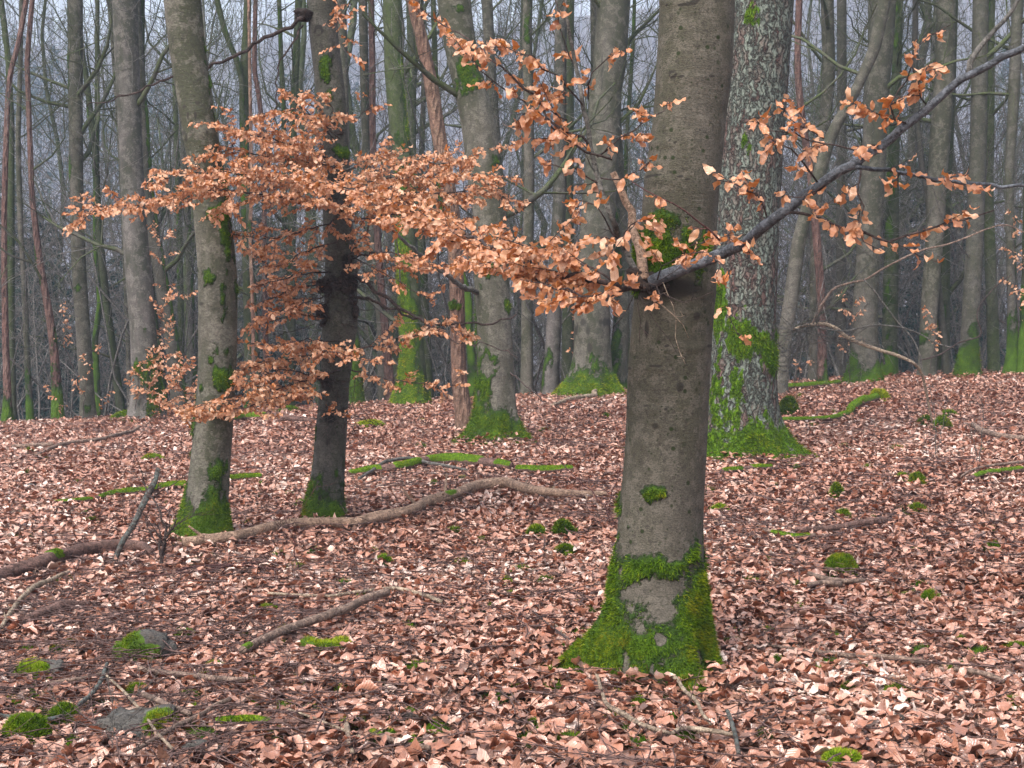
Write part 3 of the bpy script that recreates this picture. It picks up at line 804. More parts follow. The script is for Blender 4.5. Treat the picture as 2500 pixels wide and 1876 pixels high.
# ---------------------------------------------------------------- the stand behind the crest, one entry per trunk the photograph shows
BG = [
 ('pine_tree', 'reddish thin trunk at the far left with a mossy foot', [(70, -60, 13), (64, 0, 13), (43, 115, 13), (26, 170, 13), (19, 230, 13), (13, 400, 14), (10, 520, 14), (11, 700, 15), (14, 850, 17), (19, 980, 20), (18, 1052, 30)], 'red', 24.6, dict(skirt=0.5, limbs=0)),
 ('pine_tree', 'second reddish thin trunk from the left, kinked, with a thick yellow-green foot', [(78, -60, 12), (78, 0, 12), (65, 145, 13), (69, 260, 13), (77, 480, 14), (82, 520, 15), (96, 640, 17), (119, 760, 19), (131, 847, 21), (138, 940, 24), (143, 1058, 32)], 'red', 24.4, dict(skirt=1.2, side=[(200, 50, 0, 4, 0.55)], limbs=3, limbz=(1.5, 6))),
 ('beech_tree', 'grey-green trunk right beside the far-left reddish one', [(2, 0, 14), (14, 90, 14), (22, 170, 14), (27, 300, 16), (26, 560, 18), (27, 800, 18), (31, 1040, 20)], 'green', 27.5, dict(skirt=0.3, side=[(200, 60, 2, 9, 0.55)], limbs=3)),
 ('beech_tree', 'slim grey trunk between the two reddish ones at left', [(52, 60, 11), (49, 188, 12), (43, 350, 13), (50, 560, 14), (62, 740, 14), (65, 850, 15), (75, 1042, 17)], 'beech', 27, dict(skirt=0.8, patches=[(62, 700, 8, 22)], limbs=3)),
 ('beech_tree', 'wavy mossy trunk just right of the moss-streaked beech', [(196, 80, 13), (202, 136, 14), (214, 202, 14), (223, 290, 15), (234, 376, 17), (238, 470, 17), (241, 560, 18), (251, 650, 18), (265, 780, 20), (279, 880, 21), (296, 1000, 24), (300, 1030, 28)], 'green', 27, dict(side=[(210, 60, 3, 9, 0.66), (330, 40, 0, 1.5, 0.6)], limbs=4)),
 ('maple_tree', 'thin leaf-green mossy stem curving between two grey trunks at left', [(236, 420, 13), (234, 600, 13), (245, 740, 13), (232, 830, 14), (236, 930, 14), (243, 1010, 16)], 'green', 28, dict(side=[(230, 120, 0, 6, 0.85)], limbs=3)),
 ('beech_tree', 'bluish slim trunk tight behind the tall pale beech on its left', [(267, -40, 15), (269, 0, 15), (278, 115, 14), (287, 240, 14), (300, 480, 14), (312, 800, 14), (318, 1020, 14)], 'beech', 30, dict(limbs=2)),
 ('beech_tree', 'forked mossy trunk peeping out right of the tall pale beech', [(346, -40, 18), (344, 0, 18), (344, 170, 17), (350, 400, 18), (361, 600, 20), (371, 750, 20), (388, 850, 22), (399, 985, 24)], 'green', 26.4, dict(side=[(300, 70, 0, 8, 0.62)], skirt=0.5, limbs=4, limbz=(3, 8))),
 ('beech_tree', 'leaning brown trunk with a moss-lined right edge before the left leaf spray', [(356, 420, 30), (367, 530, 32), (384, 620, 34), (402, 740, 34), (419, 830, 36), (433, 930, 38), (437, 990, 42)], 'beech', 26.2, dict(side=[(340, 32, 0, 6, 0.85)], limbs=1)),
 ('beech_tree', 'first of the slim pair seen between the left-hand beech and the brown leaning trunk', [(433, 440, 14), (437, 530, 15), (440, 700, 15), (445, 980, 17)], 'green', 31, dict(side=[(230, 60, 2, 6, 0.6)], limbs=2)),
 ('beech_tree', 'second of the slim pair, darker, touching the edge of the left-hand beech', [(452, 420, 16), (458, 510, 17), (465, 700, 17), (472, 980, 19)], 'beech_dark', 30, dict(side=[(330, 60, 0, 6, 0.62)], limbs=2)),
 ('beech_tree', 'V-forked mossy trunk right of the left-hand beech', [(606, -40, 18), (605, 0, 18), (602, 87, 20), (596, 174, 23), (596, 290, 24), (600, 480, 26), (606, 700, 27), (609, 830, 28), (612, 1005, 32)], 'green', 26.8, dict(side=[(250, 60, 3.5, 6, 0.7)], skirt=0.4, limbs=1)),
 ('beech_tree', 'thin arching stem meeting the V-forked trunk from its upper left', [(520, -60, 14), (530, 0, 14), (550, 80, 15), (564, 116, 15), (580, 150, 15), (590, 190, 14), (596, 300, 12)], 'green', 26.6, dict(side=[(320, 60, 4, 9, 0.6)], limbs=2)),
 ('pine_tree', 'thin reddish stem close right of the V-forked trunk', [(628, -40, 11), (624, 0, 11), (621, 174, 12), (632, 231, 12), (640, 307, 12), (645, 500, 13), (648, 800, 14), (652, 990, 14)], 'red', 27.5, dict(limbs=2)),
 ('dead_pine_tree', 'twisted thin brown dead stem in the leaf sprays right of the left-hand beech', [(614, 440, 9), (615, 480, 9), (610, 550, 10), (613, 640, 9), (618, 800, 9), (620, 980, 11)], 'dead', 25.4, dict(limbs=0, noise=0.12, patches=[(610, 540, 7, 20)])),
 ('beech_tree', 'wiry mossy stem left of the dark burled beech, thinner of two', [(678, -40, 11), (681, 0, 11), (686, 150, 11), (692, 250, 12), (694, 500, 13), (700, 980, 15)], 'green', 29, dict(side=[(250, 60, 3, 9, 0.55)], limbs=4)),
 ('beech_tree', 'wiry grey-green stem left of the dark burled beech, thicker of two', [(729, 0, 17), (727, 50, 18), (721, 180, 18), (716, 300, 19), (712, 600, 20), (712, 985, 22)], 'green', 28, dict(side=[(250, 40, 2, 9, 0.5)], limbs=4)),
 ('beech_tree', 'smooth grey trunk standing tight behind the dark burled beech', [(824, -60, 36), (827, 0, 36), (833, 200, 35), (838, 400, 34), (846, 700, 38), (858, 850, 42), (864, 990, 48)], 'beech', 25.4, dict(skirt=1.0, limbs=1, tuft=1500, tuftlen=0.04)),
 ('beech_tree', 'grey-green slim trunk next to the pinkish stem, right of the burled beech', [(885, -40, 22), (886, 0, 22), (890, 200, 22), (894, 340, 22), (900, 480, 23), (920, 640, 26), (935, 800, 30), (940, 990, 34)], 'beech', 26.4, dict(patches=[(893, 260, 8, 30), (893, 220, 8, 16)], limbs=2)),
 ('pine_tree', 'straight pinkish brown stem between the burled beech and the mossy furrowed trunk', [(904, -40, 15), (906, 0, 15), (909, 150, 16), (910, 340, 16), (924, 620, 18), (940, 800, 20), (955, 985, 26)], 'red', 26.0, dict(limbs=1)),
 ('beech_tree', 'slim green trunk seen just left of the leaning dead trunk', [(1000, -40, 20), (1003, 60, 20), (1007, 150, 21), (1005, 360, 22), (1030, 600, 20), (1050, 985, 22)], 'green', 29, dict(side=[(230, 50, 2, 9, 0.5)], limbs=3)),
 ('beech_tree', 'thin mossy stem in the gap left of the curving beech', [(1068, 330, 14), (1080, 560, 15), (1142, 700, 16), (1148, 830, 18), (1155, 900, 26), (1152, 985, 30)], 'green', 25.3, dict(side=[(240, 100, 0, 4, 0.9)], limbs=2)),
 ('beech_tree', 'slim grey trunk crossing behind the upper part of the curving beech', [(1187, -60, 27), (1189, 0, 27), (1196, 150, 27), (1210, 350, 26), (1226, 600, 28), (1240, 985, 30)], 'beech', 28.5, dict(limbs=3)),
 ('beech_tree', 'straight moss-collared grey trunk midway between the curving and the pale beech', [(1290, -40, 22), (1289, 0, 23), (1286, 90, 24), (1290, 200, 26), (1292, 480, 26), (1287, 700, 27), (1286, 985, 32)], 'beech', 25.6, dict(side=[(250, 80, 6.0, 8.5, 0.7)], limbs=3, patches=[(1300, 270, 6, 16), (1288, 490, 9, 12)])),
 ('beech_tree', 'pale slender beech left of the green root skirt, mossy at its left foot', [(1372, -40, 28), (1369, 50, 29), (1367, 300, 31), (1367, 480, 33), (1360, 600, 34), (1352, 800, 37), (1347, 900, 38), (1342, 984, 42)], 'beech_pale', 25.0, dict(side=[(195, 50, 0, 0.6, 0.9)], limbs=2, patches=[(1342, 870, 9, 16), (1352, 815, 6, 6)])),
 ('beech_tree', 'greenish trunk in the shade between the pale slender beech and the straight pale beech', [(1390, 300, 22), (1388, 480, 24), (1388, 700, 28), (1385, 984, 32)], 'green', 27.0, dict(limbs=2)),
 ('beech_tree', 'slim trunk hugging the upper left edge of the straight pale beech', [(1447, -40, 15), (1448, 0, 15), (1450, 170, 15), (1440, 300, 15), (1430, 500, 14), (1420, 984, 15)], 'beech', 27.5, dict(limbs=3)),
 ('beech_tree', 'thin green stem right of the straight pale beech', [(1550, -40, 8), (1548, 60, 9), (1540, 200, 10), (1530, 330, 10), (1525, 500, 10), (1535, 984, 12)], 'green', 28.5, dict(limbs=5, limbz=(2, 9), side=[(230, 70, 2, 9, 0.5)])),
 ('pine_tree', 'reddish kinked pine stem right of the lichen-covered spruce', [(1953, -60, 16), (1951, 0, 17), (1947, 130, 16), (1950, 210, 17), (1958, 290, 18), (1968, 350, 18), (1980, 430, 19), (1996, 600, 21), (2004, 700, 21), (2008, 850, 22), (2008, 946, 28)], 'red', 24.4, dict(skirt=0.25, side=[(300, 50, 0, 1.0, 0.6)], limbs=2, limbz=(4, 6))),
 ('beech_tree', 'grey-green beech bowing left, next to the reddish pine stem', [(2020, -60, 32), (2019, 0, 32), (2023, 180, 32), (2014, 300, 30), (1999, 376, 30), (1990, 600, 24), (1984, 925, 24)], 'beech', 26.5, dict(limbs=2)),
 ('spruce_tree', 'dark rough straight trunk behind the leaning trunk on the right', [(2055, -60, 24), (2055, 0, 24), (2055, 200, 24), (2053, 600, 25), (2052, 930, 27)], 'beech_dark', 27.5, dict(limbs=3)),
 ('beech_tree', 'brown trunk leaning strongly to the right with a sawn stub and green moss streaks', [(2172, -60, 30), (2161, 0, 32), (2135, 120, 31), (2100, 200, 28), (2063, 270, 30), (2039, 310, 30), (2015, 370, 32), (2000, 430, 34), (1967, 520, 34), (1948, 600, 35), (1933, 720, 36), (1915, 830, 36), (1900, 945, 44)], 'beech', 22.5, dict(limbs=1, patches=[(2064, 262, 9, 20), (2115, 170, 8, 8), (1913, 780, 9, 9)], noise=0.05)),
 ('beech_tree', 'stout dark-topped beech right of the leaning trunk with a moss-wrapped foot', [(2160, -60, 58), (2158, 0, 58), (2150, 120, 58), (2142, 200, 58), (2132, 400, 58), (2122, 580, 58), (2113, 725, 60), (2110, 864, 66), (2108, 920, 84)], 'beech', 25.0, dict(skirt=0.26, limbs=1, tuft=3000, tuftlen=0.04, side=[(200, 40, 0, 0.8, 0.7)])),
 ('beech_tree', 'mossy slim trunk right behind the stout beech', [(2196, -60, 22), (2193, 0, 22), (2188, 200, 24), (2180, 420, 28), (2176, 600, 36), (2172, 800, 38), (2170, 925, 40)], 'green', 26.8, dict(side=[(230, 60, 0, 9, 0.56)], limbs=4, skirt=0.5)),
 ('beech_tree', 'smooth slate-dark stem swinging right at its foot, in the right-hand stand', [(2234, -60, 15), (2236, 0, 15), (2234, 130, 15), (2240, 300, 15), (2250, 400, 15), (2266, 480, 16), (2282, 620, 17), (2297, 760, 18), (2312, 915, 22)], 'beech_dark', 26.0, dict(limbs=2)),
 ('beech_tree', 'two-toned beech behind the long slate branch, bare of moss', [(2312, -60, 46), (2310, 0, 46), (2305, 200, 50), (2294, 350, 50), (2280, 600, 44), (2268, 760, 42), (2262, 915, 44)], 'beech', 25.8, dict(limbs=2, patches=[(2265, 705, 6, 6), (2252, 830, 10, 14)])),
 ('beech_tree', 'greyish trunk tight right of the two-toned beech', [(2318, 250, 28), (2306, 480, 30), (2304, 700, 30), (2304, 915, 32)], 'green', 27.2, dict(limbs=2, side=[(240, 60, 0, 1.5, 0.6)])),
 ('beech_tree', 'straight dark beech with a broad moss boot in the right-hand stand', [(2398, -60, 38), (2396, 0, 38), (2390, 350, 40), (2381, 585, 42), (2372, 760, 44), (2366, 850, 46), (2362, 912, 56)], 'beech_dark', 25.4, dict(skirt=0.75, limbs=2, tuft=2500, tuftlen=0.04)),
 ('beech_tree', 'green-edged slim trunk between the two dark beeches at far right', [(2420, -60, 20), (2418, 100, 20), (2416, 250, 24), (2412, 480, 27), (2420, 700, 28), (2427, 915, 30)], 'green', 26.4, dict(side=[(200, 40, 4, 7, 0.75)], limbs=3)),
 ('beech_tree', 'wavy grey trunk second from the right edge, mossy on its root', [(2488, -60, 26), (2482, 50, 27), (2476, 200, 28), (2468, 350, 24), (2462, 430, 22), (2466, 560, 22), (2470, 740, 22), (2474, 850, 28), (2470, 912, 40)], 'beech_dark', 25.2, dict(skirt=0.8, limbs=3, side=[(330, 40, 0, 3.5, 0.6)])),
 ('maple_tree', 'mossy trunk cut by the right edge of the view', [(2502, 640, 14), (2500, 760, 18), (2497, 912, 26)], 'green', 25.0, dict(skirt=1.5, limbs=1)),
]
for nm, lab, pts, mt, D, kw in BG:
    tree(nm, lab, pts, mt, D, **kw)

# slender trees farther down the slope: copies of a few grown ones
protos = []
def slender(seed):
    rg = np.random.default_rng(seed)
    e = empty('slender_tree', (0, 0, -100), None, 'tree')
    H = rg.uniform(13, 18)
    k = 14
    zz = np.linspace(-0.5, H, k)
    x = np.cumsum(rg.normal(0, 0.20, k)); y = np.cumsum(rg.normal(0, 0.20, k))
    pts = np.stack([x - x[0], y - y[0], zz], 1)
    rad = np.linspace(0.13, 0.03, k) * rg.uniform(0.7, 1.3)
    mb = MB(); tube(mb, pts + np.array([0, 0, -100]), rad, 8, (0.25 + 0.2 * rg.random(), 0, 0))
    mb.build('trunk', M['green' if seed % 2 else 'beech'], e)
    lb = MB()
    for i in range(13):
        f = rg.uniform(0.10, 0.98); q = f * (k - 1); j = min(int(q), k - 2)
        p = pts[j] + (pts[j + 1] - pts[j]) * (q - j) + np.array([0, 0, -100])
        a = rg.uniform(0, 6.28)
        limb(lb, p, np.array([cos(a), sin(a), rg.uniform(0.4, 1.3)]), rg.uniform(1.6, 4.0) * (1.1 - 0.5 * f), rad[j] * 0.42, 2, rg, 5, minr=0.007)
    lb.build('branches', M['crownbark'], e)
    return e
SL = [slender(s) for s in range(6)]
SLG = 'slender bare trees down the slope behind the crest'
SLL = 'slender bare tree standing down the slope in the misty gaps between the nearer trunks'
rg = np.random.default_rng(5)
cnt = 0
for i in range(95):
    D = 31 + 44 * (i / 95) ** 1.1
    x = rg.uniform(-0.44, 0.44) * D
    a = SL[i % 6]
    new = a if i < 6 else a.copy()
    if i >= 6:
        scene.collection.objects.link(new)
        for ch in list(a.children):
            c = ch.copy(); scene.collection.objects.link(c); c.parent = new
    new.location = (x, D, float(ground(x, D)))
    new.rotation_euler = (rg.normal(0, 0.03), rg.normal(0, 0.04), rg.uniform(0, 6.28))
    s = rg.uniform(0.75, 1.25)
    new.scale = (s, s, s * rg.uniform(1.0, 1.3))
    tag(new, SLL, 'tree', SLG)
for e in SL:
    for ch in e.children:
        pass

# young spruces low on the slope (the dark teal masses)
def young_spruce(seed, H):
    rg = np.random.default_rng(seed)
    e = empty('young_spruce', (0, 0, -100), None, 'tree')
    mb = MB(); tube(mb, np.array([[0, 0, -100.3], [0, 0, -100 + H * 0.6], [0, 0, -100 + H]]), [0.07, 0.04, 0.01], 6)
    mb.build('trunk', M['crownbark'], e)
    lb = MB()
    n = 9000
    f = rg.random(n) ** 0.75
    z = H * (0.06 + 0.94 * (1 - f) ** 0.9)
    Rm = 0.30 * (H - z) + 0.12
    a = np.round(rg.random(n) * 11) / 11 * 6.28 + rg.normal(0, 0.12, n) + np.round(z * 2.6) * 0.7
    rr = Rm * rg.random(n) ** 0.6
    zc = np.round(z * 2.6) / 2.6
    z = zc - rr * 0.28 + rg.normal(0, 0.05, n)
    p = np.stack([rr * np.cos(a), rr * np.sin(a), z - 100], 1)
    d = unit(np.stack([np.cos(a), np.sin(a), rg.normal(-0.25, 0.3, n)], 1) + rg.normal(0, 0.35, (n, 3)))
    side = unit(np.cross(d, rg.normal(0, 1, (n, 3))))
    L = rg.uniform(0.15, 0.35, n)[:, None]
    V = np.stack([p - side * 0.04, p + side * 0.04, p + d * L], 1)
    lb.add(V.reshape(-1, 3), None, np.arange(3 * n).reshape(-1, 3))
    lb.build('needles', M['needles'], e, smooth=False)
    return e
YS = [young_spruce(40 + k, 8.5 + k) for k in range(3)]
spots = [(-13.0, 47), (-11, 43), (-8.5, 50), (-6.5, 44), (-14.5, 52), (-10, 56), (-4.0, 52), (-16, 48), (-7.5, 58), (13.5, 44), (15.0, 48), (11.5, 50), (9.5, 54), (-12, 60), (-18, 58), (2.0, 60), (17, 56), (-15.5, 44), (-9.5, 40), (-12.5, 38), (-5.5, 48), (-2.0, 46), (-7, 40), (12, 41), (14, 53), (10.5, 46), (8, 48), (16.5, 44), (5, 54), (-17, 54), (-3.5, 58)]
for i, (x, D) in enumerate(spots):
    a = YS[i % 3]
    new = a if i < 3 else a.copy()
    if i >= 3:
        scene.collection.objects.link(new)
        for ch in list(a.children):
            c = ch.copy(); scene.collection.objects.link(c); c.parent = new
    new.location = (x, D, float(ground(x, D)))
    new.rotation_euler = (0, 0, rg.uniform(0, 6.28))
    s = rg.uniform(0.8, 1.15); new.scale = (s, s, s)
    tag(new, 'dark teal young spruce low on the slope between the trunks', 'tree', 'young spruces on the slope behind the crest')

# tangle of bare shoots behind the crest: nobody could count it
def undergrowth():
    rg = np.random.default_rng(77)
    mb = MB()
    for i in range(800):
        D = 26.5 + 34 * rg.random() ** 1.3
        x = rg.uniform(-0.43, 0.43) * D
        p = np.array([x, D, float(ground(x, D)) - 0.05])
        H = rg.uniform(3.0, 8.5) * (0.7 + D / 80)
        limb(mb, p, np.array([rg.normal(0, 0.35), rg.normal(0, 0.35), 1.0]), H, rg.uniform(0.012, 0.03), 2, rg, 5, wob=0.20, up=0.05, minr=max(0.0045, D * 0.00016), nn=4)
    o = mb.build('undergrowth', M['shoots'], origin=(0, 26, 0))
    tag(o, 'grey tangle of bare shoots and saplings behind the crest', 'undergrowth', kind='stuff')
undergrowth()

def far_forest():
    rg = np.random.default_rng(91)
    n = 4200
    Y = 78 + 170 * rg.random(n) ** 0.9
    X = rg.uniform(-0.62, 0.62, n) * Y
    Z = ground(X, Y)
    H = rg.uniform(11, 18, n)
    lean = rg.normal(0, 0.03, (n, 2))
    R = rg.uniform(0.07, 0.17, n)
    mb = MB()
    th = np.arange(3) * 2 * pi / 3
    base = np.stack([X, Y, Z - 0.5], 1)
    top = base + np.stack([lean[:, 0] * H, lean[:, 1] * H, H], 1)
    ring = np.stack([np.cos(th), np.sin(th), 0 * th], 1)
    V = np.concatenate([base[:, None] + ring[None] * R[:, None, None], top[:, None] + ring[None] * (R * 0.2)[:, None, None]], 1)
    i0 = (np.arange(n) * 6)[:, None, None]
    q = np.array([[0, 1, 4, 3], [1, 2, 5, 4], [2, 0, 3, 5]])[None] + i0
    mb.add(V.reshape(-1, 3), q.reshape(-1, 4))
    m = 34
    f = rg.uniform(0.25, 1.0, (n, m))
    p = base[:, None] + (top - base)[:, None] * f[..., None]
    a = rg.uniform(0, 6.28, (n, m))
    d = unit(np.stack([np.cos(a), np.sin(a), rg.uniform(0.4, 1.6, (n, m))], -1))
    off = d * (rg.random((n, m)) ** 1.0 * 1.3)[..., None]
    p = p + off + rg.normal(0, 0.25, (n, m, 3))
    L = rg.uniform(1.0, 2.6, (n, m)) * (1.15 - 0.5 * f)
    d2 = unit(d + rg.normal(0, 0.35, (n, m, 3)))
    side = unit(np.cross(d2, rg.normal(0, 1, (n, m, 3)))) * rg.uniform(0.02, 0.05, (n, m))[..., None]
    V = np.stack([p - side, p + side, p + d2 * L[..., None]], 2).reshape(-1, 3)
    mb.add(V, None, np.arange(len(V)).reshape(-1, 3))
    o = mb.build('hillside_forest', M['farwood_hazed'], origin=(0, 80, 0), smooth=False)
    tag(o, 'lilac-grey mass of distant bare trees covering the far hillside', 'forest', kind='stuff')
    # evergreens within the same wood
    mb = MB()
    n = 150
    cx = rg.uniform(-0.5, 0.5, 26); cyy = rg.uniform(85, 240, 26)
    k = rg.integers(0, 26, n)
    Y = cyy[k] + rg.normal(0, 6, n); X = cx[k] * cyy[k] + rg.normal(0, 6, n)
    Z = ground(X, Y); H = rg.uniform(9, 17, n)
    m = 420
    f = rg.random((n, m)) ** 0.7
    h = H[:, None] * (1 - f)
    Rm = 0.19 * (H[:, None] - h)
    a = rg.uniform(0, 6.28, (n, m)); rr = Rm * rg.random((n, m)) ** 0.5
    p = np.stack([X[:, None] + rr * np.cos(a), Y[:, None] + rr * np.sin(a), Z[:, None] + h], -1)
    d = unit(np.stack([np.cos(a), np.sin(a), -0.3 + 0 * a], -1) + rg.normal(0, 0.4, (n, m, 3)))
    side = unit(np.cross(d, rg.normal(0, 1, (n, m, 3)))) * 0.14
    V = np.stack([p - side, p + side, p + d * 0.8], 2).reshape(-1, 3)
    mb.add(V, None, np.arange(len(V)).reshape(-1, 3))
    o = mb.build('hillside_evergreens', M['needles'], origin=(0, 85, 0), smooth=False)
    tag(o, 'dusky teal evergreens mixed into the wood on the far hillside', 'forest', kind='stuff')
far_forest()

# ---------------------------------------------------------------- leafy branches
def dpt(p):
    return P(p[0] * 1.1302, p[1] * 1.1302, p[2])

def leafset(lb, pos, dr, n_, size, rg, tone=0.5):
    """hang leaves at positions"""
    N = len(pos)
    pos, dr = np.asarray(pos), np.asarray(dr)
    A = unit(dr + rg.normal(0, 0.35, (N, 3)) + np.array([0, 0, -0.7]) * rg.uniform(0.2, 1.8, (N, 1)))
    Nn = rg.normal(0, 0.6, (N, 3)) + np.array([0, -0.7, 0.75])
    S = size * rg.uniform(0.75, 1.4, N)
    leaves(lb, pos, A, Nn, S, rg.normal(0.5, 0.55, N), rg.uniform(-0.4, 0.7, N), np.clip(rg.normal(tone + 0.12, 0.28, N), 0, 1), rows=7, wid=0.235, wave=0.10)

def spray(parent, path, r0, r1, twigL=0.3, sp=0.06, leaf=0.05, seed=0, mat='twig', dens=1.0, tone=0.5, start=0.12, plane=0.35, name='branch', subs=2, wig=0.006, disp=True, lab=None, bare=False, nn=6):
    rg = np.random.default_rng(seed)
    pts = np.array([dpt(p) if disp else P(*p) for p in path])
    L = np.linalg.norm(np.diff(pts, axis=0), axis=1).sum()
    k = max(6, int(L / 0.05))
    pts = resample(pts, k, wig, rg)
    mb = MB()
    tube(mb, pts, np.linspace(r0, r1, k), nn)
    pos, drs = [], []
    n = int(L * (1 - start) / sp)
    T = unit(np.gradient(pts, axis=0))
    sgn = 1
    for i in range(n):
        f = start + (1 - start) * (i + rg.random() * 0.7) / n
        q = f * (k - 1); j = min(int(q), k - 2)
        p = pts[j] + (pts[j + 1] - pts[j]) * (q - j)
        t = T[j]
        S = unit(np.cross(t, [0, 0, 1.0])) * sgn
        sgn = -sgn
        tl = twigL * rg.uniform(0.35, 1.1) * (1.05 - 0.55 * f)
        d = unit(t * rg.uniform(0.5, 1.1) + S * rg.uniform(0.5, 1.0) + np.array([0, 0, 1.0]) * rg.normal(0.05, plane))
        kk = 4
        tp = [p]
        dd = d
        for _ in range(kk - 1):
            dd = unit(dd + rg.normal(0, 0.16, 3) + np.array([0, 0, -0.03]))
            tp.append(tp[-1] + dd * tl / (kk - 1))
        tp = np.array(tp)
        tr = min(r1 * 1.2 + 0.0012, 0.0035)
        tube(mb, tp, np.linspace(tr, 0.0012, kk), 3, cap=False)
        segs = [(tp, tl)]
        for s_ in range(subs):
            if rg.random() < 0.65:
                a0 = rg.uniform(0.25, 0.8); q2 = a0 * (kk - 1); j2 = min(int(q2), kk - 2)
                pp = tp[j2] + (tp[j2 + 1] - tp[j2]) * (q2 - j2)
                d2 = unit(dd + unit(np.cross(dd, [0, 0, 1.0])) * rg.choice([-1, 1]) * 0.9 + rg.normal(0, 0.3, 3))
                l2 = tl * rg.uniform(0.3, 0.6)
                t2 = np.array([pp, pp + d2 * l2 * 0.5, pp + d2 * l2 + rg.normal(0, 0.01, 3)])
                tube(mb, t2, [0.0018, 0.0014, 0.0010], 3, cap=False)
                segs.append((t2, l2))
        if bare: continue
        for tq, ll in segs:
            nl = max(2, int(ll / (leaf * 0.36) * dens + rg.random()))
            for u in range(nl):
                if rg.random() > 0.92: continue
                g_ = (u + 0.6 + rg.random() * 0.5) / (nl + 0.2)
                g_ = min(1.0, g_)
                q3 = g_ * (len(tq) - 1); j3 = min(int(q3), len(tq) - 2)
                a = tq[j3] + (tq[j3 + 1] - tq[j3]) * (q3 - j3)
                td = unit(tq[j3 + 1] - tq[j3])
                sd_ = unit(np.cross(td, [0, 0, 1.0])) * (1 if u % 2 else -1)
                pos.append(a); drs.append(td * 0.6 + sd_ * 0.7)
    br = mb.build(name, M[mat], parent)
    if lab: br['label'] = lab
    if pos:
        lb = MB()
        leafset(lb, pos, drs, None, leaf, rg, tone)
        lb.build('leaves', M['leaf'], br)
    return br

def bare(parent, path, r0, r1, mat='twig', seed=0, twigs=0.0, twigL=0.3, name='branch', wig=0.008, disp=True, nn=6, lab=None):
    return spray(parent, path, r0, r1, twigL, twigs if twigs else 1e9, 0.05, seed, mat, name=name, disp=disp, wig=wig, lab=lab, bare=True, nn=nn)

# front beech: its forked slate limb on the right and the sprays on the left
XD = X_TREE['_D']
ND = XD - 0.20
bare(X_TREE, [(1404, 612, ND), (1440, 596, ND - .02), (1480, 580, ND - .03), (1561, 548, ND - .05), (1660, 482, 5.3), (1769, 399, 5.2), (1902, 315, 5.1), (2030, 210, 5.0), (2094, 161, 4.95), (2150, 132, 4.9), (2212, 103, 4.85), (2330, 60, 4.8)], 0.0275, 0.0105, 'bluebark', 1, wig=0.003, nn=12, lab='long slate-blue limb reaching up to the right')
bare(X_TREE, [(2092, 162, 4.95), (2112, 110, 5.0), (2150, 65, 5.05), (2185, 25, 5.1), (2215, -30, 5.15)], 0.011, 0.006, 'twiggrey', 2, wig=0.003, nn=8)
spray(X_TREE, [(1851, 362, 5.12), (1900, 364, 5.2), (1941, 370, 5.25), (2000, 384, 5.3), (2056, 397, 5.3), (2130, 401, 5.3), (2235, 403, 5.3)], 0.009, 0.006, 0.22, 0.09, 0.051, 3, 'bluebark', 0.55, 0.55)
R_ = [
 ([(1700, 458, 5.25), (1790, 480, 5.2), (1860, 500, 5.2), (1920, 520, 5.2), (2000, 498, 5.2), (2060, 480, 5.2), (2150, 455, 5.2)], 0.006, 0.003, 0.26, 0.11, 0.6),
 ([(1769, 399, 5.2), (1735, 360, 5.15), (1700, 320, 5.1), (1660, 290, 5.1), (1640, 240, 5.1)], 0.004, 0.0015, 0.16, 0.075, 0.8),
 ([(1902, 315, 5.1), (1850, 320, 5.0), (1790, 310, 5.0), (1700, 290, 4.95), (1630, 262, 4.9)], 0.004, 0.0015, 0.20, 0.08, 0.8),
 ([(1960, 268, 5.05), (1930, 240, 5.0), (1925, 210, 5.0), (1960, 170, 5.0), (2040, 140, 5.0)], 0.004, 0.0015, 0.22, 0.07, 1.0),
 ([(2005, 232, 5.05), (1985, 205, 5.0), (1970, 150, 5.0), (1990, 95, 5.0), (2050, 60, 5.0)], 0.003, 0.0015, 0.16, 0.14, 0.7),
 ([(1660, 482, 5.3), (1640, 430, 5.25), (1590, 395, 5.2), (1545, 385, 5.2)], 0.004, 0.0015, 0.18, 0.075, 1.0),
 ([(1800, 378, 5.2), (1760, 410, 5.15), (1720, 430, 5.1), (1670, 420, 5.1)], 0.004, 0.0015, 0.16, 0.08, 0.8),
 ([(1860, 352, 5.15), (1850, 400, 5.1), (1870, 450, 5.1), (1850, 500, 5.1), (1900, 540, 5.1)], 0.004, 0.0015, 0.22, 0.07, 0.9),
 ([(1600, 520, 5.3), (1620, 540, 5.2), (1600, 570, 5.2), (1560, 600, 5.2)], 0.003, 0.0012, 0.14, 0.07, 0.8),
 ([(1540, 556, 5.3), (1576, 588, 5.2), (1578, 640, 5.2), (1576, 684, 5.2), (1607, 750, 5.2)], 0.0035, 0.0012, 0.16, 0.11, 0.35),
 ([(1480, 580, ND - .05), (1480, 540, ND - .15), (1530, 520, ND - .2), (1600, 500, ND - .25)], 0.003, 0.0012, 0.14, 0.07, 0.9),
 ([(1420, 605, ND - .08), (1440, 570, ND - .15), (1500, 545, ND - .25), (1560, 555, ND - .3)], 0.003, 0.0012, 0.14, 0.06, 1.0),
 ([(1400, 612, ND - .08), (1430, 640, ND - .15), (1380, 660, ND - .2)], 0.003, 0.0012, 0.10, 0.07, 0.8),
 ([(1780, 300, 5.0), (1720, 270, 4.95), (1680, 240, 4.9)], 0.003, 0.0012, 0.16, 0.09, 0.8),
 ([(1555, 520, 5.25), (1480, 455, 5.2), (1420, 420, 5.2), (1360, 392, 5.2)], 0.004, 0.0018, 0.14, 0.16, 0.35),
]
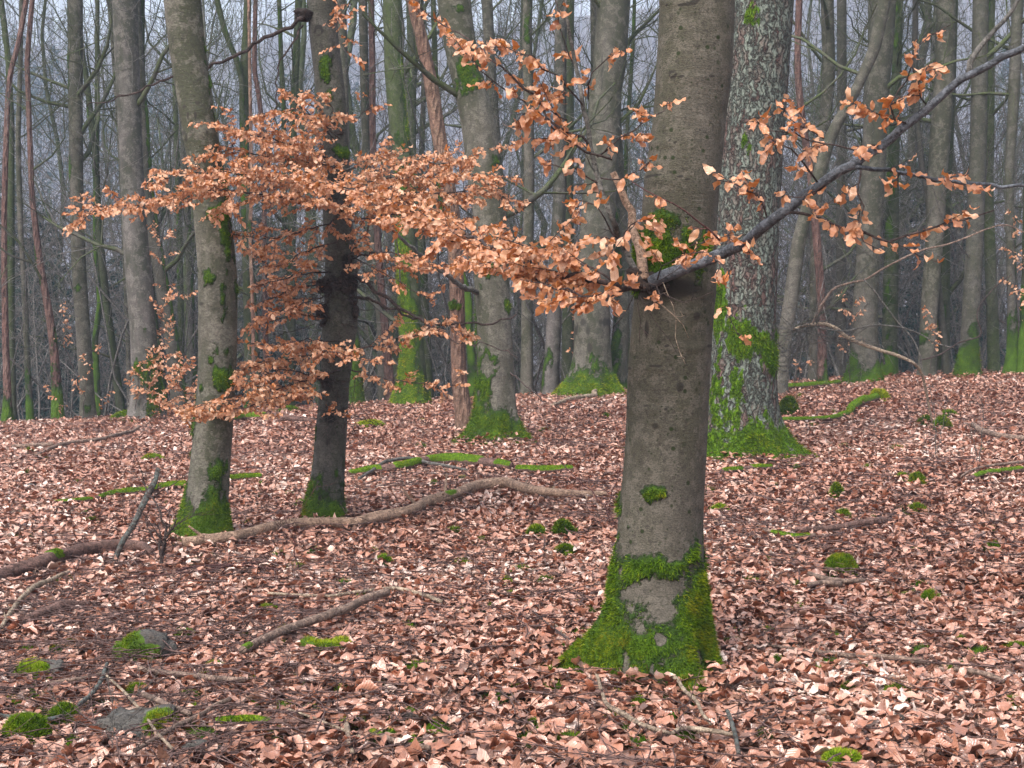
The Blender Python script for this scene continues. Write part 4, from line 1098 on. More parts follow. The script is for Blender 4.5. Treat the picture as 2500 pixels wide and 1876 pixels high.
for i, (pa, a, b_, tl, sp, dn) in enumerate(R_):
    spray(X_TREE, pa, a, b_, tl, sp, 0.051, 100 + i, 'twigred' if i == 14 else 'twig', dn * 1.25, 0.55, start=0.1, subs=1)
for i, pa in enumerate([[(1405, 640, ND), (1440, 670, ND - .1), (1470, 700, ND - .1), (1486, 732, ND - .08)], [(1380, 640, ND), (1378, 680, ND - .06), (1380, 740, ND - .05)], [(1382, 640, ND), (1420, 700, ND - .06), (1460, 760, ND - .04)], [(1432, 610, ND - .05), (1450, 660, ND - .1), (1462, 740, ND - .08), (1480, 790, ND - .08)],
                         [(1375, 620, ND), (1350, 680, ND - .1), (1330, 700, ND - .15), (1320, 730, ND - .1)], [(1400, 630, ND), (1440, 640, ND - .2), (1500, 650, ND - .3), (1540, 630, ND - .3)], [(1415, 610, ND), (1470, 575, ND - .2), (1500, 540, ND - .25), (1530, 515, ND - .25)]]):
    bare(X_TREE, pa, 0.0042 if i == 0 else 0.0020, 0.0015, 'stickpale' if i in (0, 3) else 'twig', 60 + i, 0.10 if i % 2 else 0.0, 0.07, name='twig', wig=0.004, nn=5)

# burl where the limbs meet
def blob(mb, c, r, seed, sc=(1, 1, 1), bump=0.35, dat=0.0):
    n1, n2 = 14, 20
    ph = np.linspace(0.02, pi - 0.02, n1); th = np.arange(n2) * 2 * pi / n2
    PH, TH = np.meshgrid(ph, th, indexing='ij')
    d = np.stack([np.sin(PH) * np.cos(TH), np.sin(PH) * np.sin(TH), np.cos(PH)], -1)
    rr = r * (1 + bump * 2 * (fbm(d[..., 0] * 2.2 + seed, d[..., 1] * 2.2, d[..., 2] * 2.2, seed, 4) - 0.5))
    V = np.asarray(c) + d * rr[..., None] * np.array(sc)
    i = np.arange(n1 - 1)[:, None] * n2; j = np.arange(n2)[None]; j2 = (j + 1) % n2
    q = np.stack([i + j, i + n2 + j, i + n2 + j2, i + j2], -1).reshape(-1, 4)
    mb.add(V.reshape(-1, 3), q, None, (dat, 0, 0))
    return V

mb = MB()
for k_, (x, y, r) in enumerate([(1556, 690, .036), (1580, 700, .03), (1600, 708, .022), (1570, 672, .024), (1620, 700, .022), (1545, 665, .022), (1590, 675, .018)]):
    blob(mb, P(x, y, ND + 0.01), r, 50 + k_, (1.2, 0.8, 0.9), 0.5)
mb.build('branch_collar', M['burl'], X_TREE)

# left-hand limbs of the front beech
bare(X_TREE, [(1388, 605, ND), (1372, 585, ND + .02), (1354, 549, ND + .05), (1322, 470, 5.75), (1292, 384, 5.8), (1275, 300, 5.85), (1261, 230, 5.85), (1243, 140, 5.9), (1228, 60, 5.9), (1215, -60, 5.9)], 0.015, 0.0065, 'twiggrey', 5, 0.35, 0.3, wig=0.003, nn=8)
bare(X_TREE, [(1392, 606, ND), (1385, 560, ND + .04), (1376, 520, ND + .08), (1362, 470, ND + .1), (1348, 420, ND + .1), (1330, 375, ND + .1)], 0.024, 0.014, 'log', 6, name='broken_stub', wig=0.008, nn=9, lab='reddish broken stub without leaves')
LB = [
 ([(1375, 626, ND), (1310, 612, 5.7), (1240, 600, 5.8), (1168, 578, 6.0), (1097, 548, 6.3), (1000, 505, 6.9), (900, 460, 7.5), (800, 420, 8.1), (700, 395, 8.6), (620, 372, 9.0)], 0.011, 0.003, 0.34, 0.055, 0.052, 1.2),
 ([(1378, 622, ND), (1270, 640, 5.6), (1180, 612, 5.8), (1110, 582, 6.0)], 0.007, 0.002, 0.22, 0.055, 0.06, 0.9),
 ([(1330, 612, 5.6), (1280, 585, 5.6), (1230, 560, 5.7), (1150, 535, 5.8), (1080, 520, 5.9)], 0.005, 0.002, 0.24, 0.055, 0.052, 1.2),
 ([(1276, 318, 5.85), (1200, 265, 5.8), (1149, 212, 5.8), (1103, 166, 5.8), (1040, 110, 5.9), (985, 70, 6.0), (920, 30, 6.1), (850, -10, 6.2)], 0.006, 0.002, 0.20, 0.12, 0.052, 0.8),
 ([(1322, 345, 5.8), (1240, 310, 5.75), (1180, 270, 5.7), (1130, 220, 5.7), (1060, 170, 5.7), (1000, 105, 5.7)], 0.005, 0.002, 0.24, 0.075, 0.052, 0.9),
 ([(1261, 230, 5.85), (1225, 190, 5.8), (1180, 150, 5.75), (1110, 110, 5.7), (1060, 100, 5.7)], 0.004, 0.0015, 0.2, 0.075, 0.052, 0.9),
 ([(1290, 340, 5.8), (1340, 300, 5.75), (1380, 270, 5.7), (1425, 245, 5.7), (1445, 215, 5.7)], 0.004, 0.0015, 0.17, 0.075, 0.052, 1.0),
 ([(1270, 215, 5.85), (1285, 150, 5.8), (1320, 120, 5.8), (1358, 112, 5.8)], 0.0035, 0.0015, 0.13, 0.08, 0.052, 1.1),
 ([(1300, 400, 5.8), (1260, 380, 5.75), (1220, 365, 5.7), (1170, 355, 5.7)], 0.004, 0.0015, 0.17, 0.09, 0.052, 0.8),
 ([(1340, 520, 5.7), (1310, 480, 5.65), (1280, 440, 5.6), (1230, 450, 5.6)], 0.004, 0.0015, 0.16, 0.085, 0.052, 0.9),
 ([(1350, 540, 5.65), (1345, 500, 5.6), (1370, 480, 5.55), (1320, 560, 5.5)], 0.003, 0.0015, 0.14, 0.07, 0.052, 1.0),
 ([(1292, 384, 5.8), (1340, 380, 5.75), (1380, 370, 5.7), (1405, 350, 5.7)], 0.0035, 0.0015, 0.14, 0.09, 0.052, 0.8),
 ([(1245, 150, 5.9), (1215, 90, 5.9), (1200, 40, 5.9), (1190, -20, 5.9)], 0.003, 0.0015, 0.14, 0.11, 0.052, 0.7),
 ([(1225, 260, 5.8), (1190, 240, 5.75), (1150, 240, 5.7), (1120, 250, 5.7)], 0.003, 0.0015, 0.18, 0.07, 0.052, 1.0),
]
for i, (pa, a, b_, tl, sp, lf, dn) in enumerate(LB):
    spray(X_TREE, pa, a, b_, tl, sp, lf, 200 + i, 'twig', dn, 0.52, start=0.05 if i else 0.06)

# burled beech: tiers of small-leaved sprays
LD = L_TREE['_D']
LL = [
 ([(740, 440, LD - .1), (700, 440, 10.15), (600, 425, 9.75), (500, 412, 9.45), (400, 418, 9.15), (300, 446, 8.85), (230, 450, 8.65), (168, 476, 8.55)], 0.010, 0.002, 0.42, 0.037, 0.045, 1.10, 0.60),
 ([(735, 400, LD - .1), (660, 390, 10.05), (560, 375, 9.65), (480, 372, 9.45), (410, 372, 9.25), (330, 400, 9.05)], 0.008, 0.002, 0.42, 0.039, 0.045, 1.10, 0.60),
 ([(740, 470, LD - .1), (650, 500, 10.25), (580, 515, 10.05), (500, 505, 9.85)], 0.007, 0.002, 0.40, 0.060, 0.045, 0.99, 0.50),
 ([(722, 262, LD - .1), (690, 238, 10.45), (640, 216, 10.25), (597, 196, 10.05)], 0.009, 0.005, 0.22, 0.10, 0.055, 1.0, 0.5),
 ([(722, 300, LD - .1), (680, 260, 10.35), (650, 235, 10.15), (610, 240, 10.05), (570, 255, 9.85)], 0.006, 0.002, 0.30, 0.07, 0.055, 1.0, 0.55),
 ([(735, 300, LD - .2), (700, 262, 10.35), (720, 240, 10.25), (690, 215, 10.15), (650, 205, 10.15)], 0.005, 0.002, 0.26, 0.07, 0.055, 1.0, 0.55),
 ([(735, 350, LD - .1), (660, 325, 10.25), (580, 300, 9.95), (520, 288, 9.75), (470, 270, 9.65)], 0.008, 0.002, 0.42, 0.037, 0.045, 1.10, 0.60),
 ([(735, 360, LD - .1), (650, 350, 10.25), (560, 335, 9.95), (490, 325, 9.75), (440, 345, 9.65)], 0.007, 0.002, 0.40, 0.039, 0.045, 1.10, 0.60),
 ([(740, 372, LD - .1), (820, 345, 10.45), (900, 345, 10.35), (980, 352, 10.25), (1060, 318, 10.15)], 0.008, 0.002, 0.40, 0.043, 0.045, 0.99, 0.60),
 ([(745, 405, LD - .1), (850, 385, 10.25), (950, 385, 10.05), (1020, 380, 9.85), (1090, 384, 9.75)], 0.008, 0.002, 0.45, 0.037, 0.045, 1.10, 0.65),
 ([(745, 430, LD - .1), (840, 420, 10.25), (930, 420, 10.05), (1020, 412, 9.85), (1100, 424, 9.75)], 0.008, 0.002, 0.42, 0.037, 0.045, 1.10, 0.65),
 ([(755, 480, LD - .1), (850, 465, 10.25), (930, 470, 10.05), (1000, 490, 9.85)], 0.008, 0.002, 0.42, 0.039, 0.045, 1.10, 0.60),
 ([(760, 560, LD - .1), (830, 545, 10.25), (900, 560, 10.05), (960, 585, 9.85), (1000, 560, 9.75)], 0.007, 0.002, 0.36, 0.060, 0.045, 0.99, 0.50),
 ([(735, 520, LD - .1), (660, 545, 10.45), (600, 575, 10.25), (550, 560, 10.05)], 0.007, 0.002, 0.38, 0.060, 0.045, 0.99, 0.45),
 ([(725, 610, LD - .1), (660, 620, 10.55), (600, 640, 10.35), (540, 660, 10.25)], 0.008, 0.002, 0.36, 0.055, 0.044, 1.1, 0.22),
 ([(725, 590, LD - .1), (650, 590, 10.55), (590, 610, 10.35), (550, 620, 10.25)], 0.008, 0.002, 0.34, 0.06, 0.044, 1.1, 0.25),
 ([(720, 690, LD - .1), (660, 680, 10.45), (600, 690, 10.25), (550, 705, 10.15)], 0.006, 0.002, 0.30, 0.08, 0.048, 0.9, 0.35),
 ([(740, 760, LD - .1), (680, 765, 10.35), (600, 780, 10.15), (520, 800, 9.95)], 0.007, 0.002, 0.36, 0.051, 0.045, 1.10, 0.70),
 ([(735, 800, LD - .1), (650, 825, 10.25), (570, 850, 9.95), (500, 865, 9.65), (430, 880, 9.35)], 0.007, 0.002, 0.38, 0.047, 0.045, 1.10, 0.70),
 ([(735, 740, LD - .1), (660, 735, 10.25), (600, 745, 10.05), (540, 745, 9.95)], 0.006, 0.002, 0.32, 0.07, 0.05, 1.0, 0.55),
 ([(755, 755, LD - .1), (830, 745, 10.45), (900, 725, 10.25), (960, 700, 10.15), (1005, 735, 10.05)], 0.007, 0.002, 0.36, 0.055, 0.045, 1.10, 0.70),
 ([(760, 800, LD - .1), (840, 820, 10.35), (900, 826, 10.25), (965, 835, 10.15), (1000, 805, 10.05)], 0.006, 0.002, 0.24, 0.072, 0.045, 0.99, 0.70),
 ([(735, 770, LD - .25), (700, 760, 10.05), (760, 770, 9.85), (820, 785, 9.75)], 0.005, 0.002, 0.26, 0.060, 0.045, 1.10, 0.65),
 ([(735, 30, LD - .1), (730, 60, 10.25), (735, 100, 10.15), (760, 125, 10.05)], 0.004, 0.002, 0.3, 0.10, 0.05, 0.7, 0.4),
 ([(760, 10, LD - .1), (740, 30, 10.15), (720, -10, 10.05)], 0.004, 0.002, 0.24, 0.10, 0.05, 0.6, 0.4),
 ([(755, 255, LD - .1), (790, 240, 10.35), (800, 220, 10.25), (790, 180, 10.25)], 0.004, 0.002, 0.2, 0.13, 0.05, 0.7, 0.45),
 ([(700, 860, LD - .3), (640, 850, 10.1), (560, 872, 9.8), (480, 888, 9.5), (400, 892, 9.2)], 0.006, 0.002, 0.26, 0.05, 0.043, 1.1, 0.66),
 ([(690, 820, LD - .3), (620, 800, 10.1), (560, 815, 9.9), (510, 835, 9.7)], 0.006, 0.002, 0.30, 0.05, 0.043, 1.1, 0.62),
 ([(770, 560, LD - .2), (850, 600, 10.1), (930, 640, 10.0), (960, 600, 9.9)], 0.005, 0.002, 0.26, 0.09, 0.043, 0.9, 0.45),
 ([(700, 640, LD - .2), (640, 660, 10.2), (580, 680, 10.0), (540, 700, 9.9)], 0.006, 0.002, 0.28, 0.06, 0.043, 1.0, 0.35),
 ([(740, 850, LD - .15), (730, 880, 10.35), (710, 890, 10.25), (760, 905, 10.15)], 0.003, 0.0015, 0.16, 0.11, 0.05, 0.7, 0.4),
]
for i, (pa, a, b_, tl, sp, lf, dn, tone) in enumerate(LL):
    spray(L_TREE, pa, a, b_, tl, sp, lf, 300 + i, 'twiggrey' if i in (3, 8) else 'twig', dn, tone, start=0.08, plane=0.28)
for i, (pa, a, b_, tw) in enumerate([
    ([(755, 596, LD), (790, 610, 10.55), (830, 640, 10.45), (870, 670, 10.35), (920, 696, 10.25), (1008, 698, 10.15), (1100, 690, 10.05), (1115, 680, 10.05)], 0.016, 0.006, 0.3),
    ([(762, 640, LD), (800, 650, 10.55), (850, 670, 10.45), (916, 694, 10.25)], 0.013, 0.007, 0.25),
    ([(920, 696, 10.25), (960, 730, 10.15), (1020, 742, 10.05), (1075, 752, 9.95), (1120, 775, 9.85)], 0.007, 0.003, 0.3),
    ([(655, 38, LD - .15), (620, 62, 10.55), (560, 88, 10.55), (500, 125, 10.55), (440, 148, 10.55), (360, 175, 10.55), (280, 205, 10.55), (185, 232, 10.55)], 0.016, 0.004, 0.16),
    ([(745, 585, LD), (760, 545, 10.45), (790, 500, 10.35), (800, 470, 10.25)], 0.010, 0.005, 0.2),
    ([(655, 55, LD - .1), (640, 80, 10.55), (600, 160, 10.55), (590, 260, 10.55), (560, 290, 10.55)], 0.008, 0.003, 0.4)]):
    bare(L_TREE, pa, a, b_, 'twig', 80 + i, tw, 0.22, wig=0.010, nn=7)
bare(S_TREE, [(1030, 632, 16.8), (1000, 620, 16.5), (960, 590, 16.2), (900, 545, 15.9), (850, 500, 15.6), (820, 470, 15.4)], 0.035, 0.015, 'twiggrey', 90, 0.5, 0.8, nn=8)
bare(S_TREE, [(1085, 790, 16.9), (1130, 830, 16.6), (1180, 870, 16.3)], 0.012, 0.006, 'twig', 91, 0.5, 0.5, nn=6)
mb = MB()
for k_, (x, y, r, s) in enumerate([(842, 668, .10, (0.75, .7, 1.1)), (815, 695, .10, (1, .7, .8)), (850, 700, .09, (.7, .7, .9)), (792, 700, .06, (.9, .7, .8)), (790, 762, .07, (.7, .7, .8)), (800, 790, .05, (1, .7, .6)), (800, 925, .06, (.9, .6, 1)), (808, 1012, .055, (1, .6, 1.2)), (846, 640, .08, (.8, .7, .8)), (742, 40, .06, (1.2, .8, .7)), (868, 760, .04, (.6, .7, 1.4)), (820, 326, .05, (1.2, .6, .6)), (860, 735, .05, (.8, .8, .8))]):
    c = P(x, y, LD - 0.04)
    mb = MB()
    tq = blob(mb, c + np.array([0, -0.03, 0]), r, 70 + k_, s, 0.85)
    mb.build('burl', M['burl'], L_TREE)
twg = MB(); rg_ = np.random.default_rng(8)
for _ in range(90):
    x, y = rg_.choice([830, 800, 855, 795]) + rg_.normal(0, 14), rg_.choice([660, 700, 720, 930, 1010, 780]) + rg_.normal(0, 14)
    limb(twg, P(x, y, LD - 0.1), np.array([rg_.normal(0, 1), -0.4, rg_.normal(-0.1, .6)]), rg_.uniform(0.1, 0.4), 0.003, 1, rg_, 3, 0.3, 0.0, 0.0015)
twg.build('twig_tangle', M['twig'], L_TREE)

# ---------------------------------------------------------------- beech saplings with leaves kept through winter
def sapling(label, stems, leaf, seed, n=3, tone=0.5, dens=1.0, twigL=0.4, sp=0.09, group=None):
    b = P(*stems[0][0])
    e = empty('beech_sapling', (float(b[0]), float(b[1]), float(ground(b[0], b[1]))), label, 'sapling', group)
    for i, st in enumerate(stems):
        st = list(st)
        p0 = P(*st[0]); gz = ground(p0[0], p0[1])
        spray(e, st, 0.008, 0.002, twigL, sp, leaf, seed + i, 'twig', dens, tone, 0.25, 0.3, 'stem', 2, 0.01, False)
    return e
sapling('orange-leaved beech sapling at the foot of the tall pale beech', [[(330, 1030, 23.5), (335, 960, 23.4), (345, 900, 23.3), (400, 860, 23.2)], [(340, 1030, 23.5), (400, 990, 23.2), (450, 960, 23), (480, 930, 22.8)], [(360, 1035, 23), (420, 1000, 22.8), (470, 985, 22.6)], [(380, 1020, 23), (410, 940, 22.8), (440, 880, 22.6)]], 0.075, 500, dens=0.9, twigL=0.7, tone=0.62)
sapling('loose orange sapling twigs hanging before the tall pale beech trunk', [[(395, 1000, 24), (400, 850, 23.8), (405, 740, 23.6), (440, 720, 23.4)], [(400, 900, 24), (390, 800, 23.8), (400, 700, 23.7), (380, 690, 23.6)], [(405, 700, 24), (400, 620, 23.8), (395, 590, 23.7), (430, 570, 23.6)]], 0.075, 520, dens=0.8, twigL=0.6, sp=0.16, tone=0.68)
sapling('sparse pale orange sapling left of the mossy stems at the crest', [[(150, 1040, 24), (140, 980, 24), (120, 955, 24), (100, 945, 24)], [(200, 1035, 24), (220, 900, 24), (240, 850, 24)], [(230, 1035, 24), (250, 980, 24), (262, 960, 24)], [(180, 900, 24.5), (150, 780, 24.5), (170, 760, 24.5)]], 0.07, 540, dens=0.6, twigL=0.45, sp=0.16, tone=0.68)
sapling('faint orange sapling in front of the stout beech on the right', [[(2075, 930, 24.5), (2070, 800, 24.3), (2080, 740, 24.2), (2050, 720, 24)], [(1950, 935, 24.3), (1960, 900, 24.2), (1975, 880, 24.1)]], 0.075, 560, dens=0.7, twigL=0.4, sp=0.16, tone=0.7)
sapling('washed-out orange sapling between the trunks near the right edge', [[(2490, 900, 25), (2485, 760, 25), (2480, 640, 25), (2470, 560, 25), (2460, 500, 25)], [(2270, 905, 25), (2280, 780, 25), (2260, 750, 25)]], 0.08, 570, dens=0.6, twigL=0.6, sp=0.2, tone=0.75)
sapling('small orange sapling left of the straight pale beech', [[(1395, 985, 25), (1400, 800, 25), (1395, 640, 25), (1400, 600, 25)]], 0.08, 580, dens=0.5, twigL=0.4, sp=0.3, tone=0.7)

# ---------------------------------------------------------------- leaf litter: nobody could count it
BANK = [(float(t.location[0]), float(t.location[1]), r_) for t, r_ in ((X_TREE, .34), (K_TREE, .24), (L_TREE, .2), (SPRUCE, .5), (S_TREE, .45))]
def litter():
    rg = np.random.default_rng(21)
    mb = MB()
    def scatter(n, y0, y1, wfac, pad, rows, smin, smax, hmax, pw=1.0):
        u = rg.random(n)
        y = (y0 ** (2 - pw) + u * (y1 ** (2 - pw) - y0 ** (2 - pw))) ** (1 / (2 - pw)) if pw != 1 else y0 + u * (y1 - y0)
        x = rg.uniform(-1, 1, n) * (wfac * y + pad)
        z = ground(x, y)
        clump = fbm(x * 1.1, y * 1.1, 0, 31, 3)
        hmax = hmax * 1.25; hz = hmax * (rg.random(n) ** 1.5) * (0.4 + 1.2 * clump)
        for (tx, ty, tr) in BANK:
            dq = np.sqrt((x - tx) ** 2 + (y - ty) ** 2) - tr
            hz = hz + 0.045 * np.exp(-np.clip(dq, 0, 9) / 0.12) * rg.random(n)
        tilt = np.abs(rg.normal(0, 0.34, n)) + (rg.random(n) < 0.10) * rg.uniform(0.3, 0.9, n)
        ta = rg.uniform(0, 6.28, n)
        N = np.stack([np.sin(tilt) * np.cos(ta), np.sin(tilt) * np.sin(ta), np.cos(tilt)], 1)
        aa = rg.uniform(0, 6.28, n)
        A = np.stack([np.cos(aa), np.sin(aa), 0 * aa], 1)
        S = rg.uniform(smin, smax, n) * (0.55 + 0.75 * rg.random(n))
        Pp = np.stack([x, y, z + hz + 0.004], 1)
        A = unit(A - N * (A * N).sum(1)[:, None])
        Pp = Pp - A * S[:, None] * 0.5
        cl = rg.normal(0.0, 0.6, n)
        fo = rg.normal(0.25, 0.45, n)
        patch = fbm(x * 0.7, y * 0.7, 0, 44, 3) - 0.5
        tn = np.clip(rg.beta(1.6, 1.35, n) + patch * 0.5, 0, 1)
        leaves(mb, Pp, A, N, S, cl, fo, tn, rows=rows, wid=0.33, wave=0.05 if rows >= 4 else 0.03)
    scatter(30000, 3.4, 5.9, 0.42, 1.6, 7, 0.054, 0.084, 0.045, 0.4)
    scatter(56000, 5.8, 8.2, 0.42, 1.8, 5, 0.052, 0.080, 0.045, 0.4)
    scatter(98000, 8.0, 15.0, 0.40, 2.0, 4, 0.055, 0.082, 0.05, 0.3)
    scatter(95000, 14.8, 27.5, 0.40, 2.6, 2, 0.062, 0.095, 0.06, 0.3)
    o = mb.build('leaf_litter', M['litter'], origin=(0, 5, 0))
    tag(o, 'deep carpet of curled russet and pale pink-brown beech leaves over the forest floor', 'leaf litter', kind='stuff')
litter()

def twig_litter():
    rg = np.random.default_rng(22)
    mb = MB()
    cl = [(ghit(x, y), r) for x, y, r in [(600, 1400, .9), (250, 1560, .8), (180, 1640, .5), (330, 1480, .7), (120, 1500, .8), (450, 1640, .5), (600, 1800, .4), (520, 1330, .7), (650, 1760, .8), (2250, 1330, 1.2), (2300, 1180, 1.6), (2100, 1280, 1.2), (1950, 1330, .7), (2400, 1640, .6), (1300, 1080, 1.5), (1000, 1180, 1.2), (200, 1300, .9), (1800, 1300, .8), (1000, 1500, .6), (420, 1750, .6), (100, 1600, .7), (1500, 1820, .5), (1350, 1200, 1.2)]]
    for i in range(3000):
        if rg.random() < 0.5:
            c, r = cl[rg.integers(len(cl))]
            x, y = c[0] + rg.normal(0, r), c[1] + rg.normal(0, r * 1.2)
        else:
            y = 4 + 20 * rg.random() ** 1.2; x = rg.uniform(-0.42, 0.42) * y
        if y < 3.6 or y > 26: continue
        L = rg.uniform(0.12, 0.7) * (0.8 + y * 0.03)
        a = rg.uniform(0, 2 * pi)
        k = 7
        t = np.linspace(-.5, .5, k) * L
        bend = rg.normal(0, 0.5) * t * t / L + np.cumsum(rg.normal(0, 0.006, k))
        X = x + t * cos(a) - bend * sin(a); Y = y + t * sin(a) + bend * cos(a)
        Z = ground(X, Y) + 0.035 + 0.03 * rg.random() + np.abs(np.cumsum(rg.normal(0, 0.012, k))) 
        r0 = rg.uniform(0.0016, 0.0048) * (0.8 + y * 0.035)
        pts = np.stack([X, Y, Z], 1)
        tube(mb, pts, np.linspace(r0, r0 * 0.4, k), 4, cap=False)
        for _ in range(rg.integers(0, 4)):
            j = rg.integers(1, k - 1)
            d = unit(pts[j + 1] - pts[j] + rg.normal(0, 0.6, 3) * np.linalg.norm(pts[1] - pts[0]) * np.array([1, 1, .5]))
            l2 = L * rg.uniform(0.15, 0.45)
            q = np.stack([pts[j] + d * l2 * s + np.array([0, 0, abs(rg.normal(0, .012))]) * s for s in (0, .5, 1)])
            tube(mb, q, [r0 * .6, r0 * .45, r0 * .3], 3, cap=False)
    o = mb.build('twig_litter', M['groundtwig'], origin=(0, 5, 0))
    tag(o, 'fine dark fallen twigs strewn over the leaf carpet', 'twig litter', kind='stuff')
twig_litter()

# ---------------------------------------------------------------- fallen wood
def smooth2(a):
    return a - np.linspace(0, 1, len(a))[:, None] * a[-1]

def fallen(name, label, cat, pts, mat, moss=None, lift=0.6, side=0.0, tuft=0, seed=0, bump=0.16, group=None, nn=None, mossmat='moss_bright', rise=None, tufts=0.018, stubs=0, mossall=0.0):
    """pts: photograph pixel x, y, width; laid where that ray meets the ground (rise = heights above it)"""
    rg = np.random.default_rng(seed + 900)
    W = []
    for i, p in enumerate(pts):
        h = ghit(p[0], p[1])
        r = p[2] * 1.0 / F * h[1] / 2
        W.append([*h, r])
    W = np.array(W)
    if rise is not None:                                 # lifted points: keep the depth of the given ground point
        for i, p in enumerate(pts):
            if rise[i] is not None:
                q = P(p[0], p[1], rise[i]); W[i, :3] = q; W[i, 3] = p[2] * (0.72 if rise[i] > 15 else 1) / F * rise[i] / 2
    L = np.linalg.norm(np.diff(W[:, :3], axis=0), axis=1).sum()
    rm = W[:, 3].mean()
    k = int(np.clip(L / max(0.012, rm * 0.5), 12, 160))
    C = resample(W, k)
    c, r = C[:, :3].copy(), np.clip(C[:, 3], rm * 0.25, None)
    if rise is None:
        c[:, 2] = smooth(ground(c[:, 0], c[:, 1]), 4) + r * lift + 0.052
    c = c + smooth2(np.cumsum(rg.normal(0, rm * 0.03, c.shape), 0))
    n = nn or int(np.clip(rm * 2 * pi / 0.012, 6, 22))
    T = unit(np.gradient(c, axis=0))
    A = unit(np.cross(T, [0.05, 0.02, 1.0])); B = np.cross(A, T)
    th = np.arange(n) * 2 * pi / n
    s = np.linspace(0, L, k)[:, None]
    bm = fbm(np.cos(th)[None] * 1.2 + seed, np.sin(th)[None] * 1.2, s / max(rm * 7, 0.03), seed, 4) - 0.5
    R = r[:, None] * (1 + bump * 3 * bm)
    G = c[:, None] + R[..., None] * (np.cos(th)[None, :, None] * A[:, None] + np.sin(th)[None, :, None] * B[:, None])
    m = np.zeros((k, n)) + mossall
    if moss:
        f = np.linspace(0, 1, k)[:, None]
        for (a, b_, stg) in moss:
            m = np.maximum(m, stg * sst(a - 0.02, a + 0.02, f) * (1 - sst(b_ - 0.02, b_ + 0.02, f)) * sst(-0.5, 0.5, np.sin(th)[None] + 0 * f) + (fbm(G[..., 0] * 9, G[..., 1] * 9, G[..., 2] * 9, 3, 3) - 0.5) * 0.8)
    m = np.clip(m, 0, 1)
    G = G + (sst(0.5, 0.8, m) * rm * 0.25)[..., None] * np.array([0, 0, 1.0])
    mb = grid_mb(G, m)
    mb.t.append(np.array([[0, a + 1, a] for a in range(1, n - 1)]))
    for _ in range(stubs if rm > 0.012 else 0):
        j = rg.integers(2, k - 2)
        kb = unit(rg.normal(0, 1, 3) + np.array([0, -.6, .6])) * r[j] * 0.75
        blob(mb, c[j] + kb, r[j] * rg.uniform(.35, .6), seed + _, (1, 1, 1), 0.5)
    for _ in range(stubs):
        j = rg.integers(2, k - 2)
        d = unit(T[j] * rg.choice([-1, 1]) * 0.8 + rg.normal(0, .6, 3) + np.array([0, 0, .5]))
        l2 = rm * rg.uniform(2, 7)
        tube(mb, np.array([c[j], c[j] + d * l2 * .5, c[j] + d * l2 + rg.normal(0, rm * .3, 3)]), [rm * .45, rm * .3, rm * .15], 5)
    o = mb.build(name, M[mat], origin=c[0] - np.array([0, 0, r[0]]))
    tag(o, label, cat, group)
    if tuft:
        Pp, N, area = sample_grid(G, m, tuft, rg)
        if len(Pp):
            b = MB(); blades(b, Pp, N, tufts * rg.uniform(.5, 1.4, len(Pp)), tufts * 0.13, np.clip(0.55 + rg.normal(0, .22, len(Pp)), 0, 1), 0.1, rg)
            b.build('moss', M[mossmat], o, smooth=False)
    return o

FB = 'fallen_branch'
fallen('fallen_log', 'long barkless pale brown log with knots curving across the leaves below the two left beeches', 'log',
       [(448, 1358, 28), (520, 1350, 30), (590, 1338, 30), (650, 1322, 28), (710, 1308, 26), (800, 1303, 26), (870, 1301, 24), (920, 1290, 27), (985, 1276, 24), (1050, 1250, 24), (1120, 1230, 24), (1180, 1212, 26), (1225, 1207, 26), (1270, 1218, 24), (1330, 1228, 22), (1400, 1230, 18), (1480, 1228, 12)],
       'log', [(0.56, 0.60, 0.6)], 0.9, seed=1, bump=0.17, stubs=12)
fallen('fallen_log', 'thick dark reddish log at the left edge with a moss pad', 'log', [(-40, 1456, 26), (20, 1430, 30), (80, 1415, 34), (150, 1392, 34), (220, 1375, 32), (290, 1364, 30), (330, 1362, 26), (370, 1372, 14)], 'logdark', [(0.42, 0.50, 0.9)], 0.7, seed=2, tuft=1200, stubs=1, tufts=0.014)
fallen('fallen_log', 'moss-topped log with brown bark gaps in the middle distance', 'log', [(850, 1178, 16), (900, 1173, 20), (950, 1168, 22), (1000, 1158, 24), (1050, 1149, 26), (1100, 1147, 28), (1150, 1150, 28), (1200, 1156, 26), (1250, 1162, 20)], 'logdark', [(0, .16, .9), (.22, .42, .95), (.48, .8, 1), (.9, 1, .9)], 0.9, seed=3, tuft=5000, tufts=0.022)
fallen('fallen_log', 'low fully mossy log lying in line right of the moss-topped one', 'log', [(1262, 1164, 16), (1300, 1167, 20), (1350, 1166, 20), (1400, 1163, 14)], 'logdark', [(0, 1, 1)], 0.6, seed=4, tuft=3000, tufts=0.022)
fallen('fallen_log', 'yellow-green mossy log running into the left beech foot from the left', 'log', [(120, 1245, 8), (180, 1242, 10), (230, 1236, 10), (265, 1228, 14), (310, 1222, 16), (360, 1218, 14), (400, 1210, 18), (455, 1206, 20)], 'logdark', [(0, .3, .7), (.34, 1, 1)], 0.8, seed=5, tuft=4500, tufts=0.018)
fallen('fallen_log', 'short mossy log end sticking out right of the left beech', 'log', [(545, 1192, 16), (590, 1187, 15), (640, 1183, 14)], 'logdark', [(0, 1, 1)], 0.8, seed=6, tuft=2000, tufts=0.02)
fallen('fallen_log', 'mossy brown log just beyond the left beech on the crest', 'log', [(565, 1040, 18), (600, 1034, 20), (650, 1032, 18), (700, 1036, 16), (770, 1040, 12)], 'logdark', [(0, .3, 1)], 0.8, seed=7, tuft=1500, tufts=0.03)
